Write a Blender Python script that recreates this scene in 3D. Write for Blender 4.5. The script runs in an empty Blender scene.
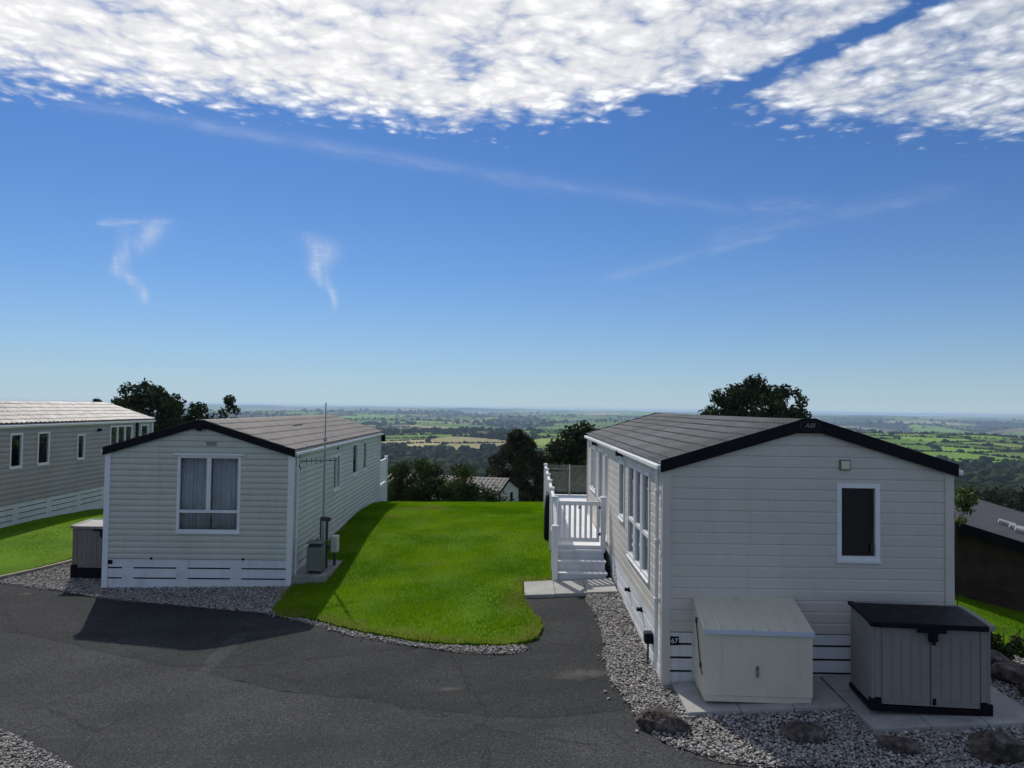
import bpy, bmesh, math, random
import numpy as np
from mathutils import Vector, Matrix, kdtree

S = bpy.context.scene
COL = S.collection
rad = math.radians
rng = np.random.default_rng(7)
random.seed(7)

# ------------------------------------------------------------------ camera
CAM_Z = 3.5
cam_d = bpy.data.cameras.new('camera')
cam = bpy.data.objects.new('camera', cam_d)
COL.objects.link(cam)
cam.matrix_world = (Matrix.Translation((0, 0, CAM_Z)) @ Matrix.Rotation(rad(91.8), 4, 'X')
                    @ Matrix.Rotation(rad(0.8), 4, 'Z'))
cam_d.sensor_width = 36.0
cam_d.lens = 36.0 * 760 / 1024
cam_d.clip_end = 80000
S.camera = cam

# ------------------------------------------------------------------ sun, sky, exposure
SUN_AZ, SUN_EL = -22.0, 44.0            # azimuth east of +Y, elevation
SUN = Vector((math.sin(rad(SUN_AZ)) * math.cos(rad(SUN_EL)), math.cos(rad(SUN_AZ)) * math.cos(rad(SUN_EL)), math.sin(rad(SUN_EL))))
sl = bpy.data.lights.new('sun', 'SUN')
sl.energy = 2.9
sl.angle = rad(0.7)
sl.color = (1.0, 0.95, 0.87)
so = bpy.data.objects.new('sun', sl)
so.rotation_euler = SUN.to_track_quat('Z', 'Y').to_euler()
COL.objects.link(so)

S.view_settings.view_transform = 'Standard'
S.view_settings.look = 'None'
S.view_settings.exposure = 0.28
S.view_settings.gamma = 1.0
S.view_settings.use_curve_mapping = False
S.cycles.use_denoising = True
S.cycles.max_bounces = 8
S.cycles.transparent_max_bounces = 12
S.cycles.volume_bounces = 0
S.cycles.sample_clamp_indirect = 6.0

SKY_STRENGTH = 0.075


class NT:
    """small helper round a node tree"""
    def __init__(self, tree):
        self.t = tree
        self.n = tree.nodes
        self.l = tree.links

    def node(self, typ, **kw):
        n = self.n.new(typ)
        for k, v in kw.items():
            setattr(n, k, v)
        return n

    def put(self, sock, v):
        if isinstance(v, bpy.types.NodeSocket):
            self.l.new(v, sock)
        else:
            sock.default_value = v

    def m(self, op, a, b=None, c=None, clamp=False):
        n = self.node('ShaderNodeMath', operation=op, use_clamp=clamp)
        for i, v in enumerate((a, b, c)):
            if v is not None:
                self.put(n.inputs[i], v)
        return n.outputs[0]

    def ramp(self, v, a, b, lo=0.0, hi=1.0, smooth=True):
        n = self.node('ShaderNodeMapRange', clamp=True)
        if smooth:
            n.interpolation_type = 'SMOOTHSTEP'
        for i, q in enumerate((v, a, b, lo, hi)):
            self.put(n.inputs[i], q)
        return n.outputs[0]

    def xyz(self, x, y, z=0.0):
        n = self.node('ShaderNodeCombineXYZ')
        for i, q in enumerate((x, y, z)):
            self.put(n.inputs[i], q)
        return n.outputs[0]

    def noise(self, vec, scale, detail=3.0, rough=0.55, dist=0.0):
        n = self.node('ShaderNodeTexNoise')
        self.put(n.inputs['Vector'], vec)
        n.inputs['Scale'].default_value = scale
        n.inputs['Detail'].default_value = detail
        n.inputs['Roughness'].default_value = rough
        n.inputs['Distortion'].default_value = dist
        return n.outputs['Fac']

    def voronoi(self, vec, scale, out='Distance', feature='F1', rand=1.0):
        n = self.node('ShaderNodeTexVoronoi', feature=feature)
        self.put(n.inputs['Vector'], vec)
        n.inputs['Scale'].default_value = scale
        n.inputs['Randomness'].default_value = rand
        return n.outputs[out]

    def mix(self, f, a, b):
        n = self.node('ShaderNodeMix', data_type='RGBA')
        self.put(n.inputs[0], f)
        for i, v in ((6, a), (7, b)):
            self.put(n.inputs[i], v if isinstance(v, bpy.types.NodeSocket) else (*v[:3], 1.0))
        return n.outputs[2]

    def curve(self, v, pts, lo, hi, ylo, yhi):
        """piecewise curve x->y through a Float Curve node"""
        n = self.node('ShaderNodeFloatCurve')
        t = self.ramp(v, lo, hi, smooth=False)
        self.put(n.inputs['Value'], t)
        c = n.mapping.curves[0]
        pp = [((x - lo) / (hi - lo), (y - ylo) / (yhi - ylo)) for x, y in pts]
        while len(c.points) < len(pp):
            c.points.new(0.5, 0.5)
        for p, q in zip(c.points, pp):
            p.location = q
        n.mapping.update()
        return self.m('MULTIPLY_ADD', n.outputs[0], yhi - ylo, ylo)


W = bpy.data.worlds.new('World')
S.world = W
W.use_nodes = True
W.node_tree.nodes.clear()
w = NT(W.node_tree)
sky = w.node('ShaderNodeTexSky', sky_type='NISHITA')
sky.sun_disc = False
sky.sun_elevation = rad(SUN_EL)
sky.sun_rotation = rad(SUN_AZ)
sky.altitude = 150
sky.air_density = 1.0
sky.dust_density = 0.15
sky.ozone_density = 3.0
dirv = w.node('ShaderNodeTexCoord').outputs['Generated']
sp = w.node('ShaderNodeSeparateXYZ')
w.l.new(dirv, sp.inputs[0])
dx, dy, dz = sp.outputs
w.l.new(w.xyz(dx, dy, w.m('MAXIMUM', dz, 0.003)), sky.inputs[0])   # below the horizon: as at the horizon
zc = w.m('MAXIMUM', dz, 0.02)
px = w.m('DIVIDE', dx, zc)                 # where the view ray meets a flat cloud layer
py = w.m('DIVIDE', dy, zc)
yc = w.m('MAXIMUM', dy, 0.05)
ta = w.m('DIVIDE', dx, yc)                 # bearing and height as tangents from north
te = w.m('DIVIDE', dz, yc)
cp = w.xyz(px, py)
# altocumulus sheet: its near-horizon edge, then broken by noise at several sizes
edge = w.curve(px, [(-4, 2.42), (-1.65, 2.46), (-1.2, 2.56), (-0.8, 2.60), (-0.33, 2.76), (-0.04, 2.73), (0.16, 2.65), (0.42, 2.55), (0.6, 2.50), (0.75, 2.58), (1.0, 2.70), (1.3, 2.78), (1.6, 2.86), (1.9, 2.84), (4, 2.85)], -4, 4, 1.8, 3.0)
big = w.noise(cp, 2.6, 3.0, 0.55)
wa_ = w.noise(cp, 5.0, 2.0, 0.5)
wb_ = w.noise(w.xyz(py, px, 4.0), 5.0, 2.0, 0.5)
cw_ = w.xyz(w.m('MULTIPLY_ADD', w.m('SUBTRACT', wa_, 0.5), 0.10, px), w.m('MULTIPLY_ADD', w.m('SUBTRACT', wb_, 0.5), 0.10, py))


def puffs(vec, scale):
    n = w.node('ShaderNodeTexVoronoi', feature='SMOOTH_F1')
    w.put(n.inputs['Vector'], vec)
    n.inputs['Scale'].default_value = scale
    n.inputs['Smoothness'].default_value = 0.35
    return w.m('SUBTRACT', 0.55, n.outputs['Distance'])


p1 = puffs(cw_, 10.0)
cw2 = w.node('ShaderNodeVectorMath', operation='ADD')
w.l.new(cw_, cw2.inputs[0])
jit = w.m('MULTIPLY', w.m('SUBTRACT', w.noise(cp, 26.0, 3.0, 0.6), 0.5), 0.035)
w.l.new(w.xyz(jit, jit), cw2.inputs[1])
p2 = puffs(cw2.outputs[0], 23.0)
p3 = puffs(cw2.outputs[0], 52.0)
fine = w.noise(cw_, 42.0, 4.0, 0.6)
puff = w.m('ADD', w.m('MULTIPLY', p1, 1.0), w.m('ADD', w.m('MULTIPLY', p2, 0.62), w.m('MULTIPLY', p3, 0.20)))
gx = w.m('SUBTRACT', px, w.m('MULTIPLY_ADD', py, -0.60, 2.09))
gap = w.m('POWER', 2.718, w.m('MULTIPLY', w.m('MULTIPLY', gx, gx), -190.0))
gap = w.m('MULTIPLY', gap, w.ramp(py, 2.65, 2.1, 0.35, 1.0))
cov = w.m('MULTIPLY', w.m('SUBTRACT', edge, py), 3.6)
cov = w.m('MINIMUM', cov, 1.22)
cov = w.m('ADD', cov, w.m('MULTIPLY', w.m('SUBTRACT', big, 0.5), 1.3))
cov = w.m('SUBTRACT', cov, w.m('MULTIPLY', gap, 1.25))
# the sheet thins to the right, where blue shows between the rolls
cov = w.m('SUBTRACT', cov, w.ramp(px, 0.1, 1.4, 0.0, 0.28))
dens = w.m('ADD', w.m('SUBTRACT', cov, 0.30), w.m('MULTIPLY', puff, 1.15))
dens = w.m('ADD', dens, w.m('MULTIPLY', w.m('SUBTRACT', fine, 0.5), 0.5))
cl = w.ramp(dens, -0.25, 1.10)
sun_dot = w.node('ShaderNodeVectorMath', operation='DOT_PRODUCT')
w.l.new(dirv, sun_dot.inputs[0])
sun_dot.inputs[1].default_value = SUN
glow = w.ramp(sun_dot.outputs['Value'], 0.62, 0.99)
shade = w.ramp(w.m('ADD', puff, w.m('MULTIPLY', fine, 0.5)), 0.25, 1.10)
bright = w.m('ADD', w.m('MULTIPLY_ADD', shade, 4.0, 7.4), w.m('ADD', w.m('MULTIPLY', glow, 1.9), w.m('MULTIPLY', w.ramp(sun_dot.outputs['Value'], 0.965, 1.0), 16.0)))
thick = w.mix(glow, (0.88, 0.94, 1.04), (1.0, 1.0, 1.01))
cc = w.node('ShaderNodeVectorMath', operation='SCALE')
w.l.new(thick, cc.inputs[0])
w.l.new(bright, cc.inputs['Scale'])


def streak(x0, y0, x1, y1, wd, amp, nscale):
    """faint line of high cloud between two bearings (tangent coordinates)"""
    L = math.hypot(x1 - x0, y1 - y0)
    ux, uy = (x1 - x0) / L, (y1 - y0) / L
    a = w.m('SUBTRACT', ta, x0)
    b = w.m('SUBTRACT', te, y0)
    al = w.m('ADD', w.m('MULTIPLY', a, ux), w.m('MULTIPLY', b, uy))
    ac = w.m('ADD', w.m('MULTIPLY', a, -uy), w.m('MULTIPLY', b, ux))
    n1 = w.noise(w.xyz(w.m('MULTIPLY', al, nscale), w.m('MULTIPLY', ac, nscale * 5), 3.0), 1.0, 4.0, 0.6)
    ac = w.m('ADD', ac, w.m('MULTIPLY', w.m('SUBTRACT', n1, 0.5), wd * 1.2))
    q = w.m('DIVIDE', ac, wd)
    f = w.m('POWER', 2.718, w.m('MULTIPLY', w.m('MULTIPLY', q, q), -1.0))
    f = w.m('MULTIPLY', f, w.ramp(al, 0.0, L * 0.12))
    f = w.m('MULTIPLY', f, w.ramp(al, L, L * 0.8))
    return w.m('MULTIPLY', f, w.m('MULTIPLY', w.ramp(n1, 0.25, 0.7), amp))


def T(u, v):
    return ((u - 512) / 760.0, (408 - v) / 760.0)


streaks = [streak(*T(20, 98), *T(600, 192), 0.009, 0.27, 9), streak(*T(330, 150), *T(790, 214), 0.009, 0.20, 9),
           streak(*T(590, 280), *T(800, 222), 0.007, 0.24, 12), streak(*T(690, 240), *T(985, 176), 0.012, 0.20, 10),
           streak(*T(740, 202), *T(840, 200), 0.012, 0.22, 16), streak(*T(88, 228), *T(174, 225), 0.005, 0.6, 26)]


def wisp(pts, wd, amp):
    """curling fall-streak: bearing given as a curve over height"""
    q = [T(*p) for p in pts]
    q = sorted([(b, a) for a, b in q])
    lo, hi = q[0][0], q[-1][0]
    xs = [p[1] for p in q]
    xl, xh = min(xs) - .02, max(xs) + .02
    xc = w.curve(te, q, lo, hi, xl, xh)
    wv = w.noise(w.xyz(w.m('MULTIPLY', ta, 45.0), w.m('MULTIPLY', te, 18.0), 5.0), 1.0, 3.0, 0.5)
    wd2 = w.ramp(te, lo, hi, wd * 0.5, wd * 2.3)
    d = w.m('DIVIDE', w.m('ADD', w.m('SUBTRACT', ta, xc), w.m('MULTIPLY', w.m('SUBTRACT', wv, 0.5), 0.02)), wd2)
    f = w.m('POWER', 2.718, w.m('MULTIPLY', w.m('MULTIPLY', d, d), -1.0))
    f = w.m('MULTIPLY', f, w.ramp(te, lo, lo + 0.02))
    f = w.m('MULTIPLY', f, w.ramp(te, hi, hi - 0.03))
    return w.m('MULTIPLY', f, w.m('MULTIPLY', w.ramp(wv, 0.2, 0.75), amp))


streaks += [wisp([(150, 215), (142, 238), (128, 255), (114, 270), (128, 285), (142, 300), (143, 314)], 0.011, 0.85),
            wisp([(292, 228), (318, 246), (322, 258), (316, 272), (323, 286), (331, 298), (332, 318)], 0.009, 0.85)]
st = streaks[0]
for q in streaks[1:]:
    st = w.m('MAXIMUM', st, q)
# the sheet is a band ahead; thin unseen cloud added overhead and behind brightens shaded walls
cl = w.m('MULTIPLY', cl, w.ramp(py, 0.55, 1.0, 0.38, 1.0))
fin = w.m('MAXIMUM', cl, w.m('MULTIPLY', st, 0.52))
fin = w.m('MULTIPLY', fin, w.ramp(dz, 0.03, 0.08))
# white balance of the clear sky, as a phone camera renders it
tint = w.node('ShaderNodeVectorMath', operation='MULTIPLY')
w.l.new(sky.outputs[0], tint.inputs[0])
tint.inputs[1].default_value = (0.36, 0.59, 0.90)
# pale haze low over the horizon
low = w.m('MULTIPLY', w.m('POWER', 2.718, w.m('MULTIPLY', w.m('MAXIMUM', dz, 0.0), -11.5)), 0.80)
pale = w.node('ShaderNodeVectorMath', operation='SCALE')
pale.inputs[0].default_value = (0.62, 0.78, 0.90)
pale.inputs['Scale'].default_value = 8.6
clear = w.mix(low, tint.outputs[0], pale.outputs[0])
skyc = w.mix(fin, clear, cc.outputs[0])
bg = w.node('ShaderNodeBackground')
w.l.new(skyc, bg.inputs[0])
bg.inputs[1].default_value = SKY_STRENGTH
wo = w.node('ShaderNodeOutputWorld')
w.l.new(bg.outputs[0], wo.inputs[0])


# ------------------------------------------------------------------ object helpers
def tag(o, label=None, cat=None, group=None, kind=None):
    if label: o['label'] = label
    if cat: o['category'] = cat
    if group: o['group'] = group
    if kind: o['kind'] = kind
    return o


def thing(name, loc, rz, label, cat, group=None):
    o = bpy.data.objects.new(name, None)
    o.empty_display_size = 0.2
    COL.objects.link(o)
    o.location = loc
    o.rotation_euler = (0, 0, rad(rz))
    return tag(o, label, cat, group)


def link(name, me, mat, parent=None):
    o = bpy.data.objects.new(name, me)
    for m_ in (mat if isinstance(mat, (list, tuple)) else [mat]):
        me.materials.append(m_)
    COL.objects.link(o)
    if parent: o.parent = parent
    return o


def np_mesh(name, verts, faces, cols=None, smooth=False):
    verts = np.asarray(verts, np.float32)
    faces = np.asarray(faces, np.int32)
    n, k = faces.shape
    me = bpy.data.meshes.new(name)
    me.vertices.add(len(verts))
    me.vertices.foreach_set('co', verts.ravel())
    me.loops.add(n * k)
    me.loops.foreach_set('vertex_index', faces.ravel())
    me.polygons.add(n)
    me.polygons.foreach_set('loop_start', np.arange(0, n * k, k, dtype=np.int32))
    me.polygons.foreach_set('loop_total', np.full(n, k, np.int32))
    me.polygons.foreach_set('use_smooth', np.full(n, smooth))
    me.update(calc_edges=True)
    if cols is not None:
        ca = me.color_attributes.new('Col', 'FLOAT_COLOR', 'POINT')
        c4 = np.ones((len(verts), 4), np.float32)
        c4[:, :3] = cols
        ca.data.foreach_set('color', c4.ravel())
    return me


class MB:
    """collects boxes, prisms, tubes and sheets for ONE mesh object"""
    def __init__(self):
        self.v = []
        self.f = []

    def add(self, vs, fs):
        b = len(self.v)
        self.v += [tuple(p) for p in vs]
        self.f += [tuple(b + i for i in f) for f in fs]

    def box(self, x0, x1, y0, y1, z0, z1, M=None):
        vs = [(x, y, z) for z in (z0, z1) for y in (y0, y1) for x in (x0, x1)]
        if M: vs = [M(*p) for p in vs]
        self.add(vs, [(0, 2, 3, 1), (4, 5, 7, 6), (0, 1, 5, 4), (2, 6, 7, 3), (0, 4, 6, 2), (1, 3, 7, 5)])

    def prism(self, poly, h0, h1, M):
        """poly in (a, b), extruded along c from h0 to h1; M(a, b, c) -> xyz"""
        n = len(poly)
        vs = [M(a, b, h0) for a, b in poly] + [M(a, b, h1) for a, b in poly]
        fs = [tuple(range(n)), tuple(range(2 * n - 1, n - 1, -1))]
        fs += [(i, i + n, (i + 1) % n + n, (i + 1) % n) for i in range(n)]
        self.add(vs, fs)

    def tube(self, pts, radii, seg=8):
        pts = [Vector(p) for p in pts]
        if not isinstance(radii, (list, tuple)): radii = [radii] * len(pts)
        vs = []
        for i, p in enumerate(pts):
            d = (pts[min(i + 1, len(pts) - 1)] - pts[max(i - 1, 0)]).normalized()
            a = d.orthogonal().normalized() if abs(d.z) > 0.95 else d.cross(Vector((0, 0, 1))).normalized()
            if abs(d.z) > 0.95: a = (Vector((1, 0, 0)) - d * d.x).normalized()
            b = d.cross(a)
            vs += [p + (a * math.cos(t) + b * math.sin(t)) * radii[i] for t in [2 * math.pi * k / seg for k in range(seg)]]
        fs = [(i * seg + k, i * seg + (k + 1) % seg, (i + 1) * seg + (k + 1) % seg, (i + 1) * seg + k)
              for i in range(len(pts) - 1) for k in range(seg)]
        fs += [tuple(range(seg - 1, -1, -1)), tuple((len(pts) - 1) * seg + k for k in range(seg))]
        self.add(vs, fs)

    def build(self, name, mat, parent=None, bevel=0.0, smooth=False, recalc=True):
        me = bpy.data.meshes.new(name)
        me.from_pydata([tuple(p) for p in self.v], [], self.f)
        if recalc:
            bm = bmesh.new(); bm.from_mesh(me)
            bmesh.ops.recalc_face_normals(bm, faces=bm.faces)
            bm.to_mesh(me); bm.free()
        if smooth: me.polygons.foreach_set('use_smooth', [True] * len(me.polygons))
        o = link(name, me, mat, parent)
        if bevel:
            b = o.modifiers.new('edges', 'BEVEL')
            b.width = bevel; b.segments = 2; b.limit_method = 'ANGLE'; b.angle_limit = rad(40)
        return o


def vnoise(x, y, s, seed=0):
    """smooth value noise in [-1, 1], numpy arrays"""
    x = np.asarray(x, float) / s; y = np.asarray(y, float) / s
    xi, yi = np.floor(x), np.floor(y)
    fx, fy = x - xi, y - yi
    fx = fx * fx * (3 - 2 * fx); fy = fy * fy * (3 - 2 * fy)

    def hsh(a, b):
        t = np.sin(a * 127.1 + b * 311.7 + seed * 74.7) * 43758.5453
        return (t - np.floor(t)) * 2 - 1
    return (hsh(xi, yi) * (1 - fx) + hsh(xi + 1, yi) * fx) * (1 - fy) + (hsh(xi, yi + 1) * (1 - fx) + hsh(xi + 1, yi + 1) * fx) * fy


# ------------------------------------------------------------------ materials
def mat(name, base, rough=0.6, spec=0.3, var=0.12, vscale=6.0, bump=0.0, bscale=60.0, metal=0.0, dirt=None, stretch=(1, 1, 1), streaks=0.0):
    m = bpy.data.materials.new(name)
    m.use_nodes = True
    n = NT(m.node_tree)
    b = m.node_tree.nodes['Principled BSDF']
    tc = n.node('ShaderNodeTexCoord').outputs['Object']
    mp = n.node('ShaderNodeMapping'); mp.inputs['Scale'].default_value = stretch
    n.l.new(tc, mp.inputs[0]); v = mp.outputs[0]
    f = n.noise(v, vscale, 5.0, 0.6)
    lo = [c * (1 - var) for c in base]; hi = [min(1, c * (1 + var)) for c in base]
    c = n.mix(n.ramp(f, 0.3, 0.7), lo, hi)
    if streaks:
        ms_ = n.node('ShaderNodeMapping'); ms_.inputs['Scale'].default_value = (5.0, 5.0, 0.35); n.l.new(tc, ms_.inputs[0])
        sd = n.noise(ms_.outputs[0], 1.6, 5.0, 0.7)
        c = n.mix(n.m('MULTIPLY', n.ramp(sd, 0.48, 0.78), streaks), c, (0.16, 0.17, 0.13))
    if dirt:
        d = n.noise(v, dirt[1], 6.0, 0.65)
        c = n.mix(n.m('MULTIPLY', n.ramp(d, 0.5, 0.75), dirt[2]), c, dirt[0])
    n.l.new(c, b.inputs['Base Color'])
    b.inputs['Metallic'].default_value = metal
    b.inputs['Specular IOR Level'].default_value = spec
    n.put(b.inputs['Roughness'], n.ramp(n.noise(v, vscale * 2.3, 3.0), 0.2, 0.8, max(0.02, rough - 0.07), min(1, rough + 0.07)))
    if bump:
        bp = n.node('ShaderNodeBump'); bp.inputs['Strength'].default_value = bump; bp.inputs['Distance'].default_value = 0.01
        n.put(bp.inputs['Height'], n.noise(v, bscale, 4.0, 0.6)); n.l.new(bp.outputs[0], b.inputs['Normal'])
    return m


GRIME = (0.12, 0.12, 0.09)
M = dict(
    vinyl_sage=mat('vinyl_sage', (0.52, 0.53, 0.46), 0.5, 0.3, 0.05, 0.8, 0.15, 40, dirt=(GRIME, 1.1, 0.10), streaks=0.20),
    vinyl_cream=mat('vinyl_cream', (0.565, 0.535, 0.485), 0.45, 0.35, 0.05, 0.8, 0.15, 40, dirt=(GRIME, 1.1, 0.08), streaks=0.12),
    vinyl_taupe=mat('vinyl_taupe', (0.36, 0.335, 0.315), 0.5, 0.3, 0.06, 0.8, 0.15, 40, dirt=(GRIME, 1.1, 0.10), streaks=0.2),
    white=mat('white_upvc', (0.74, 0.75, 0.76), 0.4, 0.4, 0.04, 1.5, 0.05, 30, dirt=(GRIME, 2.5, 0.12)),
    white_dull=mat('white_plank', (0.66, 0.68, 0.70), 0.5, 0.35, 0.06, 1.5, 0.1, 30, dirt=(GRIME, 2.2, 0.22), streaks=0.22),
    deckboard=mat('deck_board', (0.72, 0.73, 0.74), 0.5, 0.3, 0.06, 2.0, 0.1, 40, dirt=(GRIME, 3.0, 0.2)),
    black=mat('black_trim', (0.006, 0.006, 0.009), 0.55, 0.12, 0.2, 3.0, 0.1, 40),
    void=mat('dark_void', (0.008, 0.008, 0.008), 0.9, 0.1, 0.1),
    roof_glare=mat('bright_pantile', (0.20, 0.18, 0.17), 0.55, 0.25, 0.08, 2.0, 0.3, 160, dirt=((0.2, 0.2, 0.19), 1.6, 0.3)),
    roof_tile=mat('metal_pantile', (0.17, 0.155, 0.148), 0.7, 0.15, 0.12, 2.0, 0.3, 160, dirt=((0.10, 0.10, 0.09), 1.6, 0.5)),
    roof_slate=mat('slab_tile', (0.066, 0.071, 0.080), 0.68, 0.15, 0.18, 2.0, 0.4, 150, dirt=((0.07, 0.07, 0.065), 1.6, 0.5)),
    felt=mat('roof_felt', (0.06, 0.061, 0.068), 0.8, 0.15, 0.2, 3.0, 0.4, 120),
    brownwood=mat('dark_boarding', (0.055, 0.033, 0.026), 0.75, 0.2, 0.25, 3.0, 0.3, 50),
    curtain=mat('curtain', (0.80, 0.80, 0.82), 0.9, 0.1, 0.08, 4.0),
    unlit_panel=mat('unlit_room', (0.018, 0.022, 0.026), 0.7, 0.2, 0.1),
    floor=mat('room_floor', (0.25, 0.2, 0.15), 0.8, 0.2, 0.1),
    creamsteel=mat('cream_steel', (0.62, 0.58, 0.46), 0.42, 0.4, 0.04, 1.2, 0.05, 30, dirt=(GRIME, 1.7, 0.12), streaks=0.15),
    zinc=mat('zinc_strip', (0.50, 0.54, 0.62), 0.4, 0.5, 0.06, 3.0),
    greyplastic=mat('grey_plastic', (0.225, 0.212, 0.198), 0.6, 0.25, 0.08, 2.0, 0.15, 90, dirt=(GRIME, 2.0, 0.2)),
    fawnplastic=mat('fawn_plastic', (0.19, 0.165, 0.14), 0.55, 0.35, 0.08, 2.0, 0.15, 90),
    metal=mat('grey_metal', (0.32, 0.33, 0.34), 0.4, 0.5, 0.1, 5.0, metal=0.8),
    darkmetal=mat('dark_metal', (0.04, 0.045, 0.05), 0.5, 0.4, 0.2, 5.0),
    meterbox=mat('meter_box', (0.14, 0.16, 0.14), 0.6, 0.3, 0.12, 4.0),
    paleplastic=mat('pale_plastic', (0.55, 0.56, 0.52), 0.5, 0.3, 0.05, 3.0),
    lens=mat('lamp_lens', (0.62, 0.58, 0.42), 0.25, 0.5, 0.05, 3.0),
    concrete=mat('concrete', (0.27, 0.265, 0.25), 0.85, 0.2, 0.18, 3.0, 0.5, 60, dirt=((0.12, 0.12, 0.10), 2.0, 0.5)),
    paving=mat('paving', (0.36, 0.355, 0.34), 0.85, 0.2, 0.14, 2.2, 0.5, 45, dirt=((0.16, 0.16, 0.14), 1.6, 0.6)),
    rock=mat('rock', (0.075, 0.060, 0.052), 0.9, 0.2, 0.6, 13.0, 1.0, 30, dirt=((0.24, 0.23, 0.21), 9.0, 0.75)),
    bark=mat('bark', (0.045, 0.035, 0.028), 0.95, 0.1, 0.3, 6.0, 0.8, 20),
    timber=mat('timber_edge', (0.30, 0.27, 0.22), 0.85, 0.2, 0.2, 4.0, 0.4, 30),
    soil=mat('soil', (0.05, 0.04, 0.028), 0.95, 0.1, 0.3, 6.0, 0.6, 30),
    digit=mat('sign_white', (0.7, 0.7, 0.7), 0.5, 0.3, 0.02),
    emblem=mat('emblem_grey', (0.20, 0.20, 0.21), 0.4, 0.4, 0.02),
)


def glass_mat(name, tint, refl):
    m = bpy.data.materials.new(name); m.use_nodes = True
    n = NT(m.node_tree); n.n.clear()
    t = n.node('ShaderNodeBsdfTransparent'); t.inputs[0].default_value = (*tint, 1)
    g = n.node('ShaderNodeBsdfGlossy'); g.inputs[0].default_value = (0.9, 0.93, 0.95, 1); g.inputs['Roughness'].default_value = 0.03
    fr = n.node('ShaderNodeFresnel'); fr.inputs[0].default_value = refl
    mx = n.node('ShaderNodeMixShader')
    n.l.new(fr.outputs[0], mx.inputs[0]); n.l.new(t.outputs[0], mx.inputs[1]); n.l.new(g.outputs[0], mx.inputs[2])
    o = n.node('ShaderNodeOutputMaterial'); n.l.new(mx.outputs[0], o.inputs[0])
    return m


M['glass'] = glass_mat('window_glass', (0.90, 0.92, 0.92), 1.55)
M['glass_clear'] = glass_mat('screen_glass', (0.80, 0.86, 0.85), 1.5)
M['glass_dark'] = glass_mat('tinted_glass', (0.16, 0.17, 0.18), 1.55)


def leaf_mat(name, a, b, trans=0.25, gloss=0.02, straw=None):
    m = bpy.data.materials.new(name); m.use_nodes = True
    n = NT(m.node_tree); n.n.clear()
    at = n.node('ShaderNodeAttribute'); at.attribute_name = 'Col'
    sep = n.node('ShaderNodeSeparateColor'); n.l.new(at.outputs['Color'], sep.inputs[0])
    c = n.mix(sep.outputs[0], a, b)
    if straw: c = n.mix(sep.outputs[1], c, straw)
    d = n.node('ShaderNodeBsdfDiffuse'); n.l.new(c, d.inputs[0])
    t = n.node('ShaderNodeBsdfTranslucent'); n.l.new(c, t.inputs[0])
    mx = n.node('ShaderNodeMixShader'); mx.inputs[0].default_value = trans
    n.l.new(d.outputs[0], mx.inputs[1]); n.l.new(t.outputs[0], mx.inputs[2])
    gl = n.node('ShaderNodeBsdfGlossy'); gl.inputs['Roughness'].default_value = 0.45; gl.inputs[0].default_value = (0.6, 0.6, 0.6, 1)
    mx2 = n.node('ShaderNodeMixShader'); mx2.inputs[0].default_value = gloss
    n.l.new(mx.outputs[0], mx2.inputs[1]); n.l.new(gl.outputs[0], mx2.inputs[2])
    o = n.node('ShaderNodeOutputMaterial'); n.l.new(mx2.outputs[0], o.inputs[0])
    return m


M['leaf_dark'] = leaf_mat('leaf_dark', (0.014, 0.024, 0.008), (0.045, 0.070, 0.020), 0.16)
M['leaf_cone'] = leaf_mat('leaf_cone', (0.018, 0.026, 0.010), (0.062, 0.066, 0.026), 0.18)
M['leaf_mid'] = leaf_mat('leaf_mid', (0.024, 0.045, 0.012), (0.085, 0.120, 0.034), 0.25)
M['leaf_ivy'] = leaf_mat('leaf_ivy', (0.05, 0.09, 0.02), (0.13, 0.19, 0.05), 0.3)
M['wood_far'] = leaf_mat('wood_far', (0.014, 0.024, 0.010), (0.036, 0.052, 0.020), 0.08, 0.005)
M['blade'] = leaf_mat('blade', (0.075, 0.19, 0.001), (0.205, 0.345, 0.002), 0.5, 0.008, (0.26, 0.21, 0.07))


def ground_mat(name, build, rough=0.9, spec=0.2):
    m = bpy.data.materials.new(name); m.use_nodes = True
    n = NT(m.node_tree)
    b = m.node_tree.nodes['Principled BSDF']
    v = n.node('ShaderNodeTexCoord').outputs['Object']
    c, h, hs, hd = build(n, v)
    n.l.new(c, b.inputs['Base Color'])
    b.inputs['Roughness'].default_value = rough
    b.inputs['Specular IOR Level'].default_value = spec
    if h is not None:
        bp = n.node('ShaderNodeBump'); bp.inputs['Strength'].default_value = hs; bp.inputs['Distance'].default_value = hd
        n.l.new(h, bp.inputs['Height']); n.l.new(bp.outputs[0], b.inputs['Normal'])
    return m


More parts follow.
